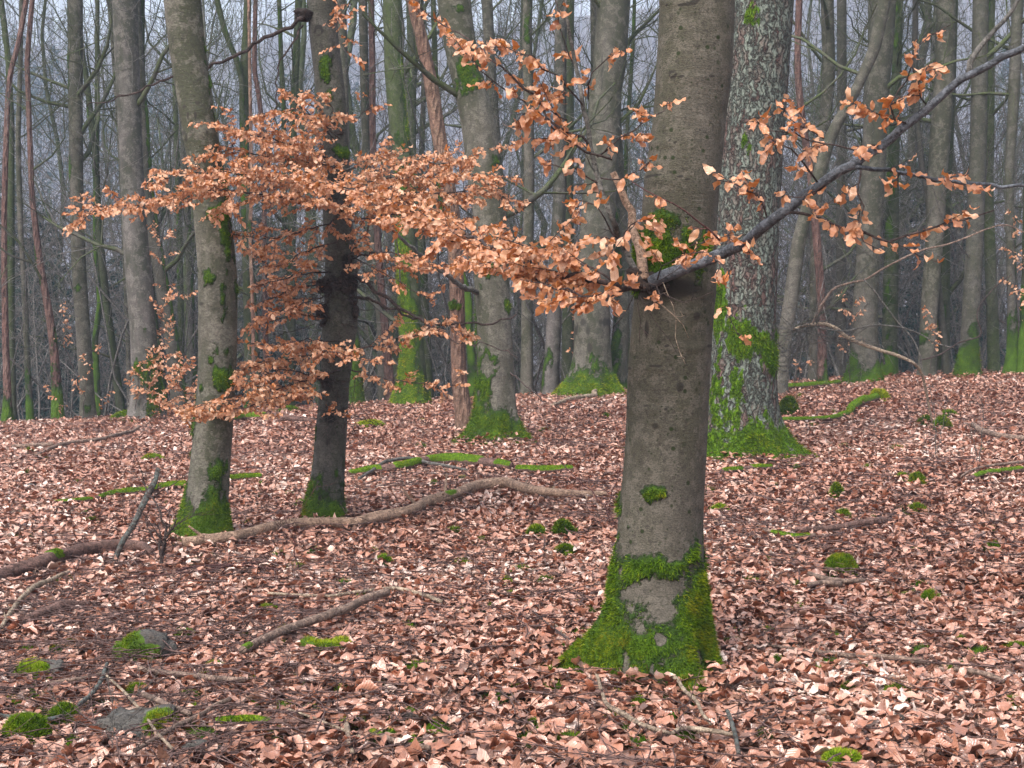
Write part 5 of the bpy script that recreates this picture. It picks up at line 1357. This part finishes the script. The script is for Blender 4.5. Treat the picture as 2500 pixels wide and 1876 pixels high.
fallen('fallen_log', 'mossy log behind the lichen-covered spruce toward the reddish pine', 'log', [(1890, 958, 12), (1940, 956, 14), (2000, 952, 14), (2048, 948, 12)], 'logdark', [(0, 1, .95)], 0.8, seed=8, tuft=2200, tufts=0.035)
fallen('fallen_log', 'long thin yellow-green mossy log right of the spruce foot', 'log', [(1880, 1042, 10), (1930, 1040, 12), (1975, 1038, 12), (2030, 1034, 12), (2060, 1026, 16), (2080, 1012, 20), (2110, 996, 22), (2140, 985, 16)], 'logdark', [(0, 1, .95)], 0.7, seed=9, tuft=5000, tufts=0.03)
fallen('fallen_log', 'short mossy log right below the foot of the spruce', 'log', [(1762, 1170, 13), (1800, 1166, 14), (1840, 1161, 14), (1885, 1156, 10)], 'logdark', [(0, .4, .9), (.6, 1, 1)], 0.7, seed=10, tuft=2200, tufts=0.022)
fallen('fallen_log', 'dark half-rotted log with moss knobs on the right slope', 'log', [(1940, 1318, 12), (1990, 1318, 15), (2040, 1314, 16), (2090, 1306, 18), (2130, 1300, 18), (2170, 1294, 14)], 'logdark', None, 0.9, seed=11, stubs=2)
fallen('fallen_log', 'mossy stick under the dark half-rotted log on the right', 'log', [(1865, 1318, 10), (1900, 1328, 12), (1940, 1336, 13), (1990, 1330, 12)], 'stick', [(.2, .9, .9)], 0.8, seed=12, tuft=1200, tufts=0.016)
fallen('fallen_log', 'small mossy log at the bottom left beside the grey stone', 'log', [(528, 1802, 16), (570, 1800, 18), (620, 1800, 18), (660, 1806, 16), (700, 1806, 12), (780, 1806, 8)], 'logdark', [(0, .55, 1)], 0.8, seed=13, tuft=4000, tufts=0.012)
fallen(FB, 'straight grey-brown stick slanting up to the right over the mossy stone', 'branch', [(592, 1640, 20), (650, 1612, 21), (720, 1582, 22), (790, 1556, 22), (860, 1528, 22), (905, 1508, 22), (945, 1494, 20)], 'stick', [(0, .06, .8)], 2.2, seed=14, bump=0.05)
fallen(FB, 'thin tan stick curving down behind the upper end of the straight slanting stick', 'branch', [(655, 1478, 8), (720, 1482, 8), (800, 1484, 8), (880, 1474, 9), (960, 1466, 10), (1020, 1478, 11), (1078, 1500, 10)], 'stickpale', None, 1.2, seed=15, stubs=1)
fallen(FB, 'lichen-blue leaning stick propped up at left with a bare reddish tip', 'branch', [(170, 1432, 12), (215, 1418, 12), (255, 1403, 12), (280, 1370, 13), (300, 1322, 14), (325, 1280, 14), (345, 1240, 15), (365, 1200, 15), (380, 1170, 13), (386, 1145, 12)], 'lichen', None, 1.0, seed=16, bump=0.10, rise=[None, None, None, 8.95, 9.0, 9.1, 9.2, 9.3, 9.35, 9.4])
fallen(FB, 'pale forked branch sweeping up from the left edge', 'branch', [(4, 1570, 12), (30, 1530, 13), (60, 1492, 13), (95, 1465, 14), (125, 1450, 12), (150, 1436, 10), (170, 1425, 7)], 'stickpale', None, 1.8, seed=17, stubs=2)
fallen(FB, 'curved grey branch across the grey stone corner at bottom left', 'branch', [(-10, 1790, 9), (50, 1800, 11), (110, 1808, 11), (160, 1795, 11), (200, 1765, 12), (232, 1735, 12), (250, 1700, 12), (262, 1660, 10)], 'lichen', None, 2.0, seed=18, bump=0.08)
fallen(FB, 'thin upright-leaning twig crossing in front of the grey stone', 'branch', [(255, 1690, 6), (300, 1735, 7), (350, 1795, 8), (385, 1845, 8), (420, 1890, 9)], 'stickpale', None, 4.5, seed=19)
fallen(FB, 'reddish stick lying level above the grey stone at bottom left', 'branch', [(340, 1672, 14), (400, 1682, 15), (470, 1690, 15), (540, 1698, 15), (600, 1702, 14)], 'stick', None, 1.2, seed=20, bump=0.05)
fallen(FB, 'reddish stick running from the level stick to the left', 'branch', [(108, 1706, 8), (160, 1700, 10), (210, 1692, 10), (262, 1680, 9)], 'stick', None, 1.2, seed=21, bump=0.05)
fallen(FB, 'brown broken stick resting against the right side of the grey stone', 'branch', [(350, 1752, 14), (385, 1770, 15), (425, 1788, 15), (465, 1803, 14)], 'stick', None, 3.2, seed=22, bump=0.1)
fallen(FB, 'long reddish branch rising to the right at the bottom left edge', 'branch', [(330, 1885, 12), (390, 1850, 13), (440, 1822, 14), (490, 1795, 13), (530, 1770, 12), (562, 1754, 12)], 'stick', None, 2.2, seed=23, stubs=2)
fallen(FB, 'pale branch curving down from the moss flare of the broad front beech', 'branch', [(1352, 1555, 5), (1395, 1605, 7), (1430, 1650, 8), (1455, 1690, 9), (1470, 1740, 10), (1485, 1770, 12), (1520, 1795, 14), (1560, 1818, 13), (1605, 1832, 12), (1640, 1838, 8)], 'stickpale', None, 2.2, seed=24, bump=0.10, stubs=2)
fallen(FB, 'dark thin twig arcing left of the broad front beech', 'branch', [(1300, 1528, 4), (1340, 1565, 5), (1380, 1600, 6), (1405, 1618, 6)], 'twig', None, 5, seed=25)
fallen(FB, 'tan branch from the front beech foot bending down to the right', 'branch', [(1450, 1640, 7), (1490, 1655, 8), (1540, 1672, 9), (1600, 1685, 9), (1640, 1700, 11), (1670, 1735, 10), (1700, 1765, 10), (1715, 1795, 9), (1735, 1815, 7)], 'stickpale', None, 3.0, seed=26, bump=0.12)
fallen(FB, 'gnarled tan branch with a knot at the bottom right of the front beech', 'branch', [(1635, 1840, 10), (1670, 1824, 12), (1720, 1828, 14), (1760, 1835, 13), (1790, 1840, 10)], 'stickpale', None, 1.5, seed=27, bump=0.22, stubs=2)
fallen(FB, 'blue-grey lichened stick standing at the bottom edge', 'branch', [(1776, 1785, 11), (1788, 1820, 12), (1795, 1850, 12), (1802, 1890, 12)], 'lichen', None, 2.5, seed=28, bump=0.10)
fallen(FB, 'long spruce twig lying level on the right with many small pegs', 'branch', [(1870, 1606, 7), (1930, 1618, 9), (2000, 1628, 10), (2070, 1636, 12), (2140, 1640, 13), (2200, 1646, 14), (2270, 1660, 13)], 'stick', None, 1.2, seed=29, bump=0.08, stubs=16)
fallen(FB, 'pale brown branch piece right of the long spruce twig', 'branch', [(2330, 1672, 14), (2380, 1680, 15), (2430, 1692, 14), (2450, 1700, 10)], 'stick', None, 0.9, seed=30, bump=0.1)
fallen(FB, 'forked grey-brown stick right of centre below the round moss cushion', 'branch', [(1975, 1430, 12), (2010, 1442, 14), (2050, 1450, 13), (2110, 1446, 11)], 'stick', None, 1.0, seed=31, stubs=1)
fallen(FB, 'lower arm of stick lying against the forked grey-brown stick', 'branch', [(1975, 1458, 12), (2010, 1452, 13), (2055, 1456, 13)], 'stick', None, 0.9, seed=32)
fallen(FB, 'long twig curving in from the right edge with mossy bark beneath', 'branch', [(2345, 1185, 5), (2390, 1165, 6), (2440, 1158, 7), (2510, 1150, 8)], 'stick', None, 2.5, seed=33, stubs=2)
fallen(FB, 'mossy brown branch at the right edge below the curving twig', 'branch', [(2365, 1190, 12), (2410, 1178, 14), (2450, 1172, 14), (2510, 1166, 16)], 'logdark', [(.1, .9, .75)], 0.9, seed=34, tuft=900, tufts=0.02)
fallen(FB, 'thick dark branch diving into leaves near the right edge', 'branch', [(2375, 1055, 12), (2400, 1072, 14), (2440, 1082, 13), (2510, 1092, 14)], 'stick', None, 1.0, seed=35)
fallen(FB, 'short stump of branch poking up between spruce and curving beech', 'branch', [(1416, 1085, 12), (1420, 1072, 13), (1432, 1055, 12), (1447, 1037, 11)], 'stick', None, 1.0, seed=36, rise=[None, 18.2, 18.2, 18.2])
fallen(FB, 'thin arched branch over the moss-topped log', 'branch', [(876, 1195, 7), (910, 1175, 8), (950, 1155, 9), (1000, 1148, 9), (1050, 1158, 8), (1100, 1166, 7), (1140, 1172, 6)], 'twiggrey', None, 3.5, seed=37)
fallen(FB, 'long thin branch leaning across the crest left of the left beech', 'branch', [(88, 1128, 8), (130, 1108, 9), (180, 1096, 9), (230, 1090, 9), (275, 1080, 9), (310, 1070, 8), (340, 1055, 7)], 'stick', None, 1.4, seed=38, stubs=4)
fallen(FB, 'pale stick lying level on the left slope near the crest', 'branch', [(30, 1104, 9), (80, 1102, 11), (130, 1100, 10)], 'stick', None, 0.8, seed=39)
fallen(FB, 'curved pale branch leaning beside the green root skirt of the pale beech', 'branch', [(1350, 1006, 8), (1390, 992, 9), (1440, 985, 10), (1480, 968, 10), (1518, 955, 10)], 'stickpale', None, 2.0, seed=40, bump=0.1)
fallen(FB, 'split rotten wood slab at left among the twigs', 'branch', [(60, 1545, 20), (110, 1530, 30), (160, 1515, 32), (200, 1508, 22), (240, 1502, 10)], 'logdark', None, 0.5, seed=41, bump=0.3)
fallen(FB, 'charred black stick at the bottom below centre', 'branch', [(970, 1782, 14), (1000, 1790, 16), (1032, 1792, 10)], 'burl', None, 0.6, seed=42)
fallen(FB, 'decayed mossy-tipped branch at the bottom edge below centre', 'branch', [(905, 1832, 16), (940, 1846, 16), (990, 1860, 14), (1050, 1872, 14)], 'stick', [(0, .25, .9)], 0.8, seed=43, tuft=900, tufts=0.012)
fallen(FB, 'pale crooked stick poking down at the bottom edge left of centre', 'branch', [(845, 1815, 14), (850, 1835, 13), (852, 1855, 12), (860, 1890, 12)], 'stickpale', None, 1.4, seed=44, bump=0.15)
fallen(FB, 'thin pale branch running down from the small mossy log at bottom left', 'branch', [(700, 1770, 5), (750, 1788, 6), (800, 1808, 6), (850, 1828, 7), (900, 1850, 6)], 'stickpale', None, 1.6, seed=45)
fallen(FB, 'curved reddish twig bundle right below the left beech', 'branch', [(420, 1425, 5), (480, 1412, 6), (550, 1408, 7), (620, 1412, 6), (690, 1420, 5)], 'twigred', None, 2.2, seed=46, stubs=3)
fallen(FB, 'second reddish twig below the left beech, running farther right', 'branch', [(300, 1440, 4), (400, 1432, 5), (520, 1420, 5), (600, 1406, 6), (690, 1402, 4)], 'twigred', None, 3.2, seed=47, stubs=3)
fallen(FB, 'long pale branch arching over the right slope down from the tangle', 'branch', [(1935, 805, 8), (1960, 796, 10), (1985, 792, 12), (2015, 792, 13), (2040, 802, 14), (2062, 820, 14), (2110, 842, 13), (2150, 856, 12), (2190, 868, 12), (2225, 884, 11), (2246, 905, 10), (2258, 940, 9), (2265, 980, 8), (2275, 1030, 7), (2282, 1062, 6)], 'stickpale', None, 1.0, seed=48, bump=0.08, rise=[16.5] * 10 + [16.6, 16.7, 16.8, 16.9, 17.0], stubs=5)
fallen(FB, 'brown arm curving up to the upper right above the long pale arching branch', 'branch', [(1984, 792, 11), (1995, 765, 10), (2012, 735, 10), (2036, 706, 9), (2075, 692, 8), (2110, 684, 8), (2150, 660, 7), (2200, 634, 7), (2250, 612, 7), (2310, 598, 6), (2360, 580, 6), (2410, 560, 5), (2450, 550, 5), (2510, 572, 4)], 'stick', None, 1.0, seed=49, bump=0.06, rise=[16.5] * 14, stubs=6)
fallen(FB, 'grey twig falling back from the brown arm toward the pale arch', 'branch', [(2106, 680, 6), (2130, 705, 6), (2160, 745, 6), (2195, 790, 5), (2230, 830, 5), (2246, 870, 5), (2250, 900, 5)], 'twiggrey', None, 1.0, seed=50, rise=[16.4] * 7, stubs=2)
fallen(FB, 'thin twig arch spanning right from the tangle above the pale branch', 'branch', [(1990, 800, 6), (2060, 808, 6), (2130, 795, 6), (2200, 800, 5), (2250, 818, 5), (2290, 840, 5), (2330, 850, 4)], 'twiggrey', None, 1.0, seed=51, rise=[16.4] * 7, stubs=5)
fallen(FB, 'thin dark twig bowing from the pale arch up to the right beeches', 'branch', [(2247, 880, 6), (2290, 868, 6), (2340, 838, 5), (2395, 815, 5), (2385, 770, 4), (2420, 710, 4), (2470, 670, 3)], 'twig', None, 1.0, seed=52, rise=[16.2] * 7, stubs=4)

def tangle(label, specs, mat, seed):
    rg = np.random.default_rng(seed)
    mb = MB()
    for x, y, D, n, L in specs:
        for _ in range(n):
            p = P(x + rg.normal(0, 14), y + rg.normal(0, 8), D)
            d = np.array([rg.normal(0, 1), rg.normal(0, .4), rg.normal(0.1, .45)])
            limb(mb, p, d, L * rg.uniform(.5, 1.2), 0.006, 1, rg, 4, 0.35, -0.05, 0.0022)
    o = mb.build('twig_tangle', M[mat], origin=P(specs[0][0], specs[0][1], specs[0][2]))
    tag(o, label, 'twigs')
tangle('witch-broom tangle of dead twigs right of the lichen-covered spruce', [(1940, 810, 16.6, 26, .7), (1980, 800, 16.5, 18, .8), (1920, 860, 16.8, 20, .6), (2060, 830, 16.5, 12, .9), (1900, 900, 17, 14, .5)], 'twiggrey', 3)

def shrub(label, px, py, stems, mat, seed, r0=0.005):
    rg = np.random.default_rng(seed)
    b = ghit(px, py)
    mb = MB()
    for st in stems:
        pts = [b] + [P(x, y, b[1] + dd) for x, y, dd in st]
        k = 14
        c = resample(pts, k, 0.006, rg)
        tube(mb, c, np.linspace(r0, r0 * .35, k), 6)
        for _ in range(5):
            j = rg.integers(4, k - 1)
            limb(mb, c[j], np.array([rg.normal(0, .8), rg.normal(0, .5), .6]), rg.uniform(.1, .35), r0 * .35, 1, rg, 3, .2, .05, 0.0012)
    o = mb.build('bare_shrub', M[mat], origin=b)
    tag(o, label, 'shrub')
shrub('blackish browsed shrub stump right of the leaning lichened stick', 396, 1405, [[(390, 1350, 0), (385, 1300, .02), (355, 1300, .05)], [(392, 1360, 0), (388, 1310, 0), (387, 1275, 0)], [(395, 1365, 0), (400, 1330, 0), (412, 1300, -.05), (436, 1262, -.08)], [(396, 1370, 0), (403, 1290, 0), (380, 1230, 0), (345, 1175, .1)]], 'twig', 4, 0.011)
shrub('thin red-brown shoot standing before the long barkless log', 728, 1412, [[(722, 1350, 0), (712, 1300, 0), (695, 1262, 0)]], 'twigred', 5)
shrub('wiry shoot left of the broad front beech rising from beside its trunk', 1504, 1300, [[(1495, 1270, 0), (1478, 1240, 0), (1420, 1180, .1), (1370, 1130, .15), (1300, 1080, .2)], [(1482, 1240, 0), (1500, 1190, 0), (1515, 1130, 0)]], 'twigred', 6, 0.006)
shrub('thin bare sapling shoot on the right slope, left of two', 2285, 1120, [[(2284, 1060, 0), (2280, 1000, 0), (2270, 940, 0)], [(2300, 1050, 0), (2310, 990, 0)]], 'twiggrey', 7, .005)
shrub('thin bare sapling shoot on the right slope, right of two', 2390, 1140, [[(2395, 1080, 0), (2400, 1020, 0), (2390, 960, 0)], [(2380, 1090, 0), (2360, 1030, 0)]], 'twiggrey', 8, .005)
shrub('fine upright shoots between the curving beech and the front trunk', 1380, 1100, [[(1382, 1060, 0), (1390, 1020, 0), (1392, 980, 0)], [(1372, 1060, 0), (1360, 1020, 0), (1362, 950, 0)]], 'twigred', 9, .005)
shrub('slanting bare shoot on the crest left of the left beech', 330, 1072, [[(350, 1050, 0), (370, 1025, 0), (385, 1000, 0)], [(345, 1070, 0), (385, 1060, 0), (410, 1030, 0)]], 'twiggrey', 10, .006)
shrub('pale twiggy shoot at the bottom left by the grey stone', 270, 1862, [[(272, 1820, 0), (268, 1780, 0), (270, 1740, 0)]], 'twiggrey', 11, .0025)

# ---------------------------------------------------------------- stones
def stone(label, px, py, w, h, seed, mat='rock', moss=(), tuft=0, mossmat='moss_bright', flat=0.7, tl=0.013):
    """px, py centre of its foot line, w and h in photograph pixels"""
    rg = np.random.default_rng(seed)
    b = ghit(px, py)
    s = b[1] / F
    rx, rz = w * s / 2, h * s
    ry = rx * flat
    n1, n2 = 30, 44
    ph = np.linspace(0.01, pi * .62, n1); th = np.arange(n2) * 2 * pi / n2
    PH, TH = np.meshgrid(ph, th, indexing='ij')
    d = np.stack([np.sin(PH) * np.cos(TH), np.sin(PH) * np.sin(TH), np.cos(PH)], -1)
    q = np.sign(d) * np.abs(d) ** 0.6
    f = 1 + 0.8 * (fbm(d[..., 0] * 1.6 + seed, d[..., 1] * 1.6, d[..., 2] * 1.6, seed, 4) - 0.5) + 0.10 * (fbm(d[..., 0] * 7, d[..., 1] * 7, d[..., 2] * 7, seed, 3) - .5)
    c = b + np.array([0, ry * 0.9, 0.0])
    G = c + q * f[..., None] * np.array([rx, ry, rz])
    G = G[::-1]
    m = np.zeros(G.shape[:2])
    px_, py_ = proj(G.reshape(-1, 3)); px_, py_ = px_.reshape(m.shape), py_.reshape(m.shape)
    nz = fbm(G[..., 0] * 12, G[..., 1] * 12, G[..., 2] * 12, 4, 3)
    for x, y, a, bb in moss:
        m = np.maximum(m, 1.2 - .65 * np.sqrt(((px_ - x) / a) ** 2 + ((py_ - y) / bb) ** 2) + (nz - .5) * .9)
    m = np.clip(m, 0, 1)
    mb = grid_mb(G, m)
    o = mb.build('stone', M[mat], origin=b)
    tag(o, label, 'stone')
    if tuft:
        Pp, N, _ = sample_grid(G, m, tuft, rg)
        if len(Pp):
            N = unit(N + np.array([0, 0, .5]))
            bd = MB(); blades(bd, Pp, N, tl * rg.uniform(.5, 1.4, len(Pp)), tl * .13, np.clip(.6 + rg.normal(0, .22, len(Pp)), 0, 1), -.1, rg)
            bd.build('moss', M[mossmat], o, smooth=False)
stone('large grey stone in the bottom left corner with moss on its right end', 315, 1822, 205, 74, 1, moss=[(395, 1770, 40, 34), (410, 1810, 30, 20), (215, 1815, 10, 20)], tuft=5000)
stone('grey stone under a green moss cap at the left edge', 80, 1672, 130, 42, 2, moss=[(85, 1645, 36, 30)], tuft=6000, tl=.016)
stone('mossy broken stump-like stone with a dark side at left', 345, 1632, 140, 72, 3, moss=[(325, 1565, 30, 22), (350, 1600, 50, 30), (290, 1590, 16, 20)], tuft=4000, mossmat='moss')
stone('moss-covered flat stone under the straight slanting stick', 790, 1612, 125, 42, 4, moss=[(800, 1580, 70, 30), (740, 1600, 40, 16)], tuft=7000, tl=.012)
stone('small greenish grey stone cut by the bottom edge, right of the large one', 480, 1865, 80, 44, 5)
stone('small dark stone beside the cut greenish one at the bottom', 535, 1852, 34, 22, 6)
stone('pale flat stone half buried on the left slope', 72, 1200, 44, 16, 7)
stone('pale grey pebble-like stone in the leaves at the bottom right', 2198, 1772, 34, 26, 8)
stone('small dark stone left of the broad front beech', 1472, 1400, 30, 20, 9)
stone('small angular stone in the leaves below centre', 1050, 1650, 22, 16, 10)

# ---------------------------------------------------------------- moss cushions
def cushion(px, py, w, h, seed, mat='moss', n=2500, tl=None, label=None, flat=.8, mb=None, bb=None):
    rg = np.random.default_rng(seed)
    b = ghit(px, py)
    s = b[1] / F
    rx, rz = w * s / 2, max(h * s, 0.02)
    ry = max(rx * flat, 0.03)
    n1, n2 = 12, 22
    rr = np.linspace(0.04, 1, n1); th = np.arange(n2) * 2 * pi / n2
    Rr, TH = np.meshgrid(rr, th, indexing='ij')
    ed = 1 + 0.5 * (fbm(np.cos(TH) * 1.6 + seed, np.sin(TH) * 1.6, 0, seed, 3) - .5)
    X = b[0] + Rr * np.cos(TH) * rx * ed; Y = b[1] + ry * .8 + Rr * np.sin(TH) * ry * ed
    Z = ground(X, Y) + 0.024 + rz * (1 - Rr ** 2.6) * (0.7 + .6 * fbm(X / rx * 1.5, Y / rx * 1.5, 0, seed, 3)) - 0.03 * (Rr > .97)
    G = np.stack([X, Y, Z], -1)[::-1]
    one = np.ones(G.shape[:2])
    own = mb is None
    if own: mb = MB()
    g = grid_mb(G, one * .5)
    for v, dd in zip(g.v, g.d): 
        base = mb.n; mb.add(v, None, None, dd)
    for q in g.q: mb.q.append(q + base)
    for t in g.t: mb.t.append(t + base)
    tl = tl or float(np.clip(0.0014 * b[1] + .007, .012, .04))
    Pp, N, _ = sample_grid(G, one, n, rg)
    N = unit(N + np.array([0, 0, .35]))
    tgt = mb
    blades(tgt, Pp, N, tl * rg.uniform(.5, 1.4, n), tl * .13, np.clip(.55 + rg.normal(0, .22, n), 0, 1), -.05, rg)
    if own:
        o = mb.build('moss_cushion', M[mat], origin=b, smooth=False)
        tag(o, label, 'moss')
CU = [
 (2056, 1412, 84, 42, 'moss', 9000, 'round bright moss dome alone on the right slope'),
 (1928, 1018, 56, 36, 'moss_dark', 4000, 'dark green moss mound right of the spruce near the crest'),
 (2150, 982, 50, 26, 'moss_bright', 3000, 'yellow-green moss hump upper of the crest mosses on the right'),
 (2305, 1052, 44, 26, 'moss', 3000, 'olive moss tuft pair, thicker one, on the upper right slope'),
 (2262, 1040, 36, 16, 'moss_dark', 2000, 'olive moss tuft pair, flatter one, on the upper right slope'),
 (2322, 1024, 38, 14, 'moss', 2000, 'small grassy-green moss above the olive pair'),
 (2244, 1192, 44, 22, 'moss', 3000, 'bright moss tuft in the middle of the right slope'),
 (2204, 1180, 32, 12, 'moss', 1500, 'flat moss beside a pale leaf left of the bright tuft'),
 (2046, 1222, 34, 30, 'moss', 2500, 'narrow moss tuft standing left on the right slope'),
 (2060, 1276, 40, 20, 'moss', 2200, 'moss tuft above the dark half-rotted log'),
 (2242, 1264, 54, 22, 'moss', 2500, 'ragged moss clump below the bright tuft on the right'),
 (2275, 1492, 48, 34, 'moss', 3000, 'soft green moss tuft by a dark stick at right'),
 (1375, 1312, 52, 30, 'moss_dark', 3500, 'dark green moss clump upper of two left of the broad front beech'),
 (1380, 1364, 54, 18, 'moss_dark', 3500, 'flat green moss clump lower of two left of the broad front beech'),
 (1310, 1314, 44, 18, 'moss', 2500, 'brighter flat moss touching the dark clump on its left'),
 (935, 1390, 42, 18, 'moss', 2500, 'small bright moss in the leaves below the long log'),
 (652, 1512, 56, 14, 'moss', 2500, 'flat bright moss left of the slanting stick'),
 (694, 1565, 34, 18, 'moss_dark', 2000, 'deep green moss behind the slanting stick'),
 (452, 1578, 60, 18, 'moss', 3000, 'olive-yellow moss pad right of the stump-like stone'),
 (522, 1652, 42, 14, 'moss', 1800, 'bright low moss in the leaves above the level reddish stick'),
 (50, 1832, 120, 66, 'moss', 9000, 'vivid feathery moss mat in the bottom left corner'),
 (148, 1800, 90, 50, 'moss', 7000, 'vivid feathery moss mat joined right of the corner one'),
 (330, 1720, 60, 24, 'moss', 2500, 'scraggy moss behind the large grey stone'),
 (2060, 1882, 90, 20, 'moss_bright', 4000, 'bright moss dome cut by the bottom edge at right'),
 (1900, 1650, 22, 30, 'moss', 2000, 'upright moss tuft right of the front beech foot'),
 (2075, 1712, 34, 20, 'moss_dark', 2000, 'brownish green moss clump at lower right'),
 (1300, 1810, 28, 26, 'moss', 2000, 'olive moss cone at the bottom left of the front beech'),
 (1560, 1745, 30, 20, 'moss', 2000, 'moss tuft against a pale leaf below the front beech foot'),
 (1760, 1262, 46, 18, 'moss_bright', 2200, 'pale green moss right beside the front trunk at mid height'),
 (370, 1135, 60, 16, 'moss_bright', 2500, 'yellow-green moss by the tip of the leaning lichened stick'),
 (300, 1030, 90, 18, 'moss', 3500, 'dark grassy moss on the crest left of the left beech'),
 (705, 1010, 44, 10, 'moss', 2000, 'green moss on the crest left of the burled beech'),
 (900, 1045, 70, 10, 'moss_bright', 2500, 'yellow moss strip beyond the burled beech'),
 (2490, 1608, 80, 14, 'moss', 3000, 'moss strip cut by the right edge'),
 (2490, 1740, 70, 12, 'moss', 2500, 'bright moss strip at the lower right edge'),
]
for i, (x, y, w, h, mt, n, lab) in enumerate(CU):
    cushion(x, y, w, h, 600 + i, mt, n, label=lab)
def moss_scraps():
    rg = np.random.default_rng(64)
    mb = MB()
    pts = [(x, y) for x, y in [(1130, 1178), (1210, 1020), (1480, 1020), (1400, 1035), (2120, 1150), (1700, 1470), (60, 1262), (200, 1262), (1240, 1050), (1330, 1060), (760, 1180), (1060, 1190), (640, 1190)]]
    for _ in range(200):
        y = 960 + 900 * rg.random() ** 0.9
        x = rg.uniform(20, 2480)
        pts.append((x, y))
    for i, (x, y) in enumerate(pts):
        h = ghit(x, y)
        if h[1] > 24.5: continue
        w = rg.uniform(.04, .14) * F / h[1]
        cushion(x, y, w, w * .22, 700 + i, n=350, mb=mb)
    o = mb.build('moss_scraps', M['moss'], origin=(0, 5, 0), smooth=False)
    tag(o, 'scattered small scraps of green moss showing through the leaf carpet', 'moss', kind='stuff')
moss_scraps()

# spruce cones on the ground and hanging
def cone(label, c, L, seed, hang=False, group=None):
    rg = np.random.default_rng(seed)
    mb = MB()
    d = unit(rg.normal(0, 1, 3) * np.array([1, .4, .15]))
    k = 12
    t = np.linspace(0, 1, k)
    tube(mb, c + d * (t[:, None] * L), np.maximum(.004, L * .19 * np.sin(pi * np.clip(t * .9 + .08, 0, 1)) ** .6), 9, bump=.28, r=rg)
    o = mb.build('spruce_cone', M['logdark'], origin=c)
    tag(o, label, 'cone', group)
for i, (x, y, lab) in enumerate([(1437, 1732, 'rounded brown cone in the leaves just below the front beech foot'), (2200, 1660, 'cone beside the long spruce twig'), (905, 1005 + 8, 'dark purple-black cone-like lump on the crest right of the burled beech'), (2318, 1362, 'scaly brown cone on the right slope'), (1370, 1425, 'pale brown cone left of the front trunk'), (1155, 1735 - 30, 'small cone in the leaves below centre')]):
    h = ghit(x, y)
    cone(lab, h + np.array([0, 0, .04]), .07 if i != 2 else .16, i)

# ---------------------------------------------------------------- air
def haze():
    me = bpy.data.meshes.new('haze')
    x, y0, y1, z0, z1 = 300, -12, 300, -25, 140
    v = [(sx * x, yy, zz) for zz in (z0, z1) for yy in (y0, y1) for sx in (-1, 1)]
    me.from_pydata(v, [], [(0, 2, 3, 1), (4, 5, 7, 6), (0, 1, 5, 4), (2, 6, 7, 3), (0, 4, 6, 2), (1, 3, 7, 5)])
    o = bpy.data.objects.new('haze', me)
    scene.collection.objects.link(o)
    m = bpy.data.materials.new('haze_air'); m.use_nodes = True
    t = m.node_tree
    t.nodes.remove(t.nodes['Principled BSDF'])
    pv = t.nodes.new('ShaderNodeVolumePrincipled')
    pv.inputs['Color'].default_value = (0.66, 0.79, 1.0, 1)
    pv.inputs['Density'].default_value = HAZE
    pv.inputs['Anisotropy'].default_value = 0.2
    t.links.new(pv.outputs[0], t.nodes['Material Output'].inputs['Volume'])
    me.materials.append(m)
    tag(o, 'bluish moist air in the wood, thicker over the far hillside', 'haze', kind='stuff')
HAZE = 0.0017
haze()
for o in bpy.data.objects:
    for k_ in ('_o', '_D'):
        if k_ in o: del o[k_]
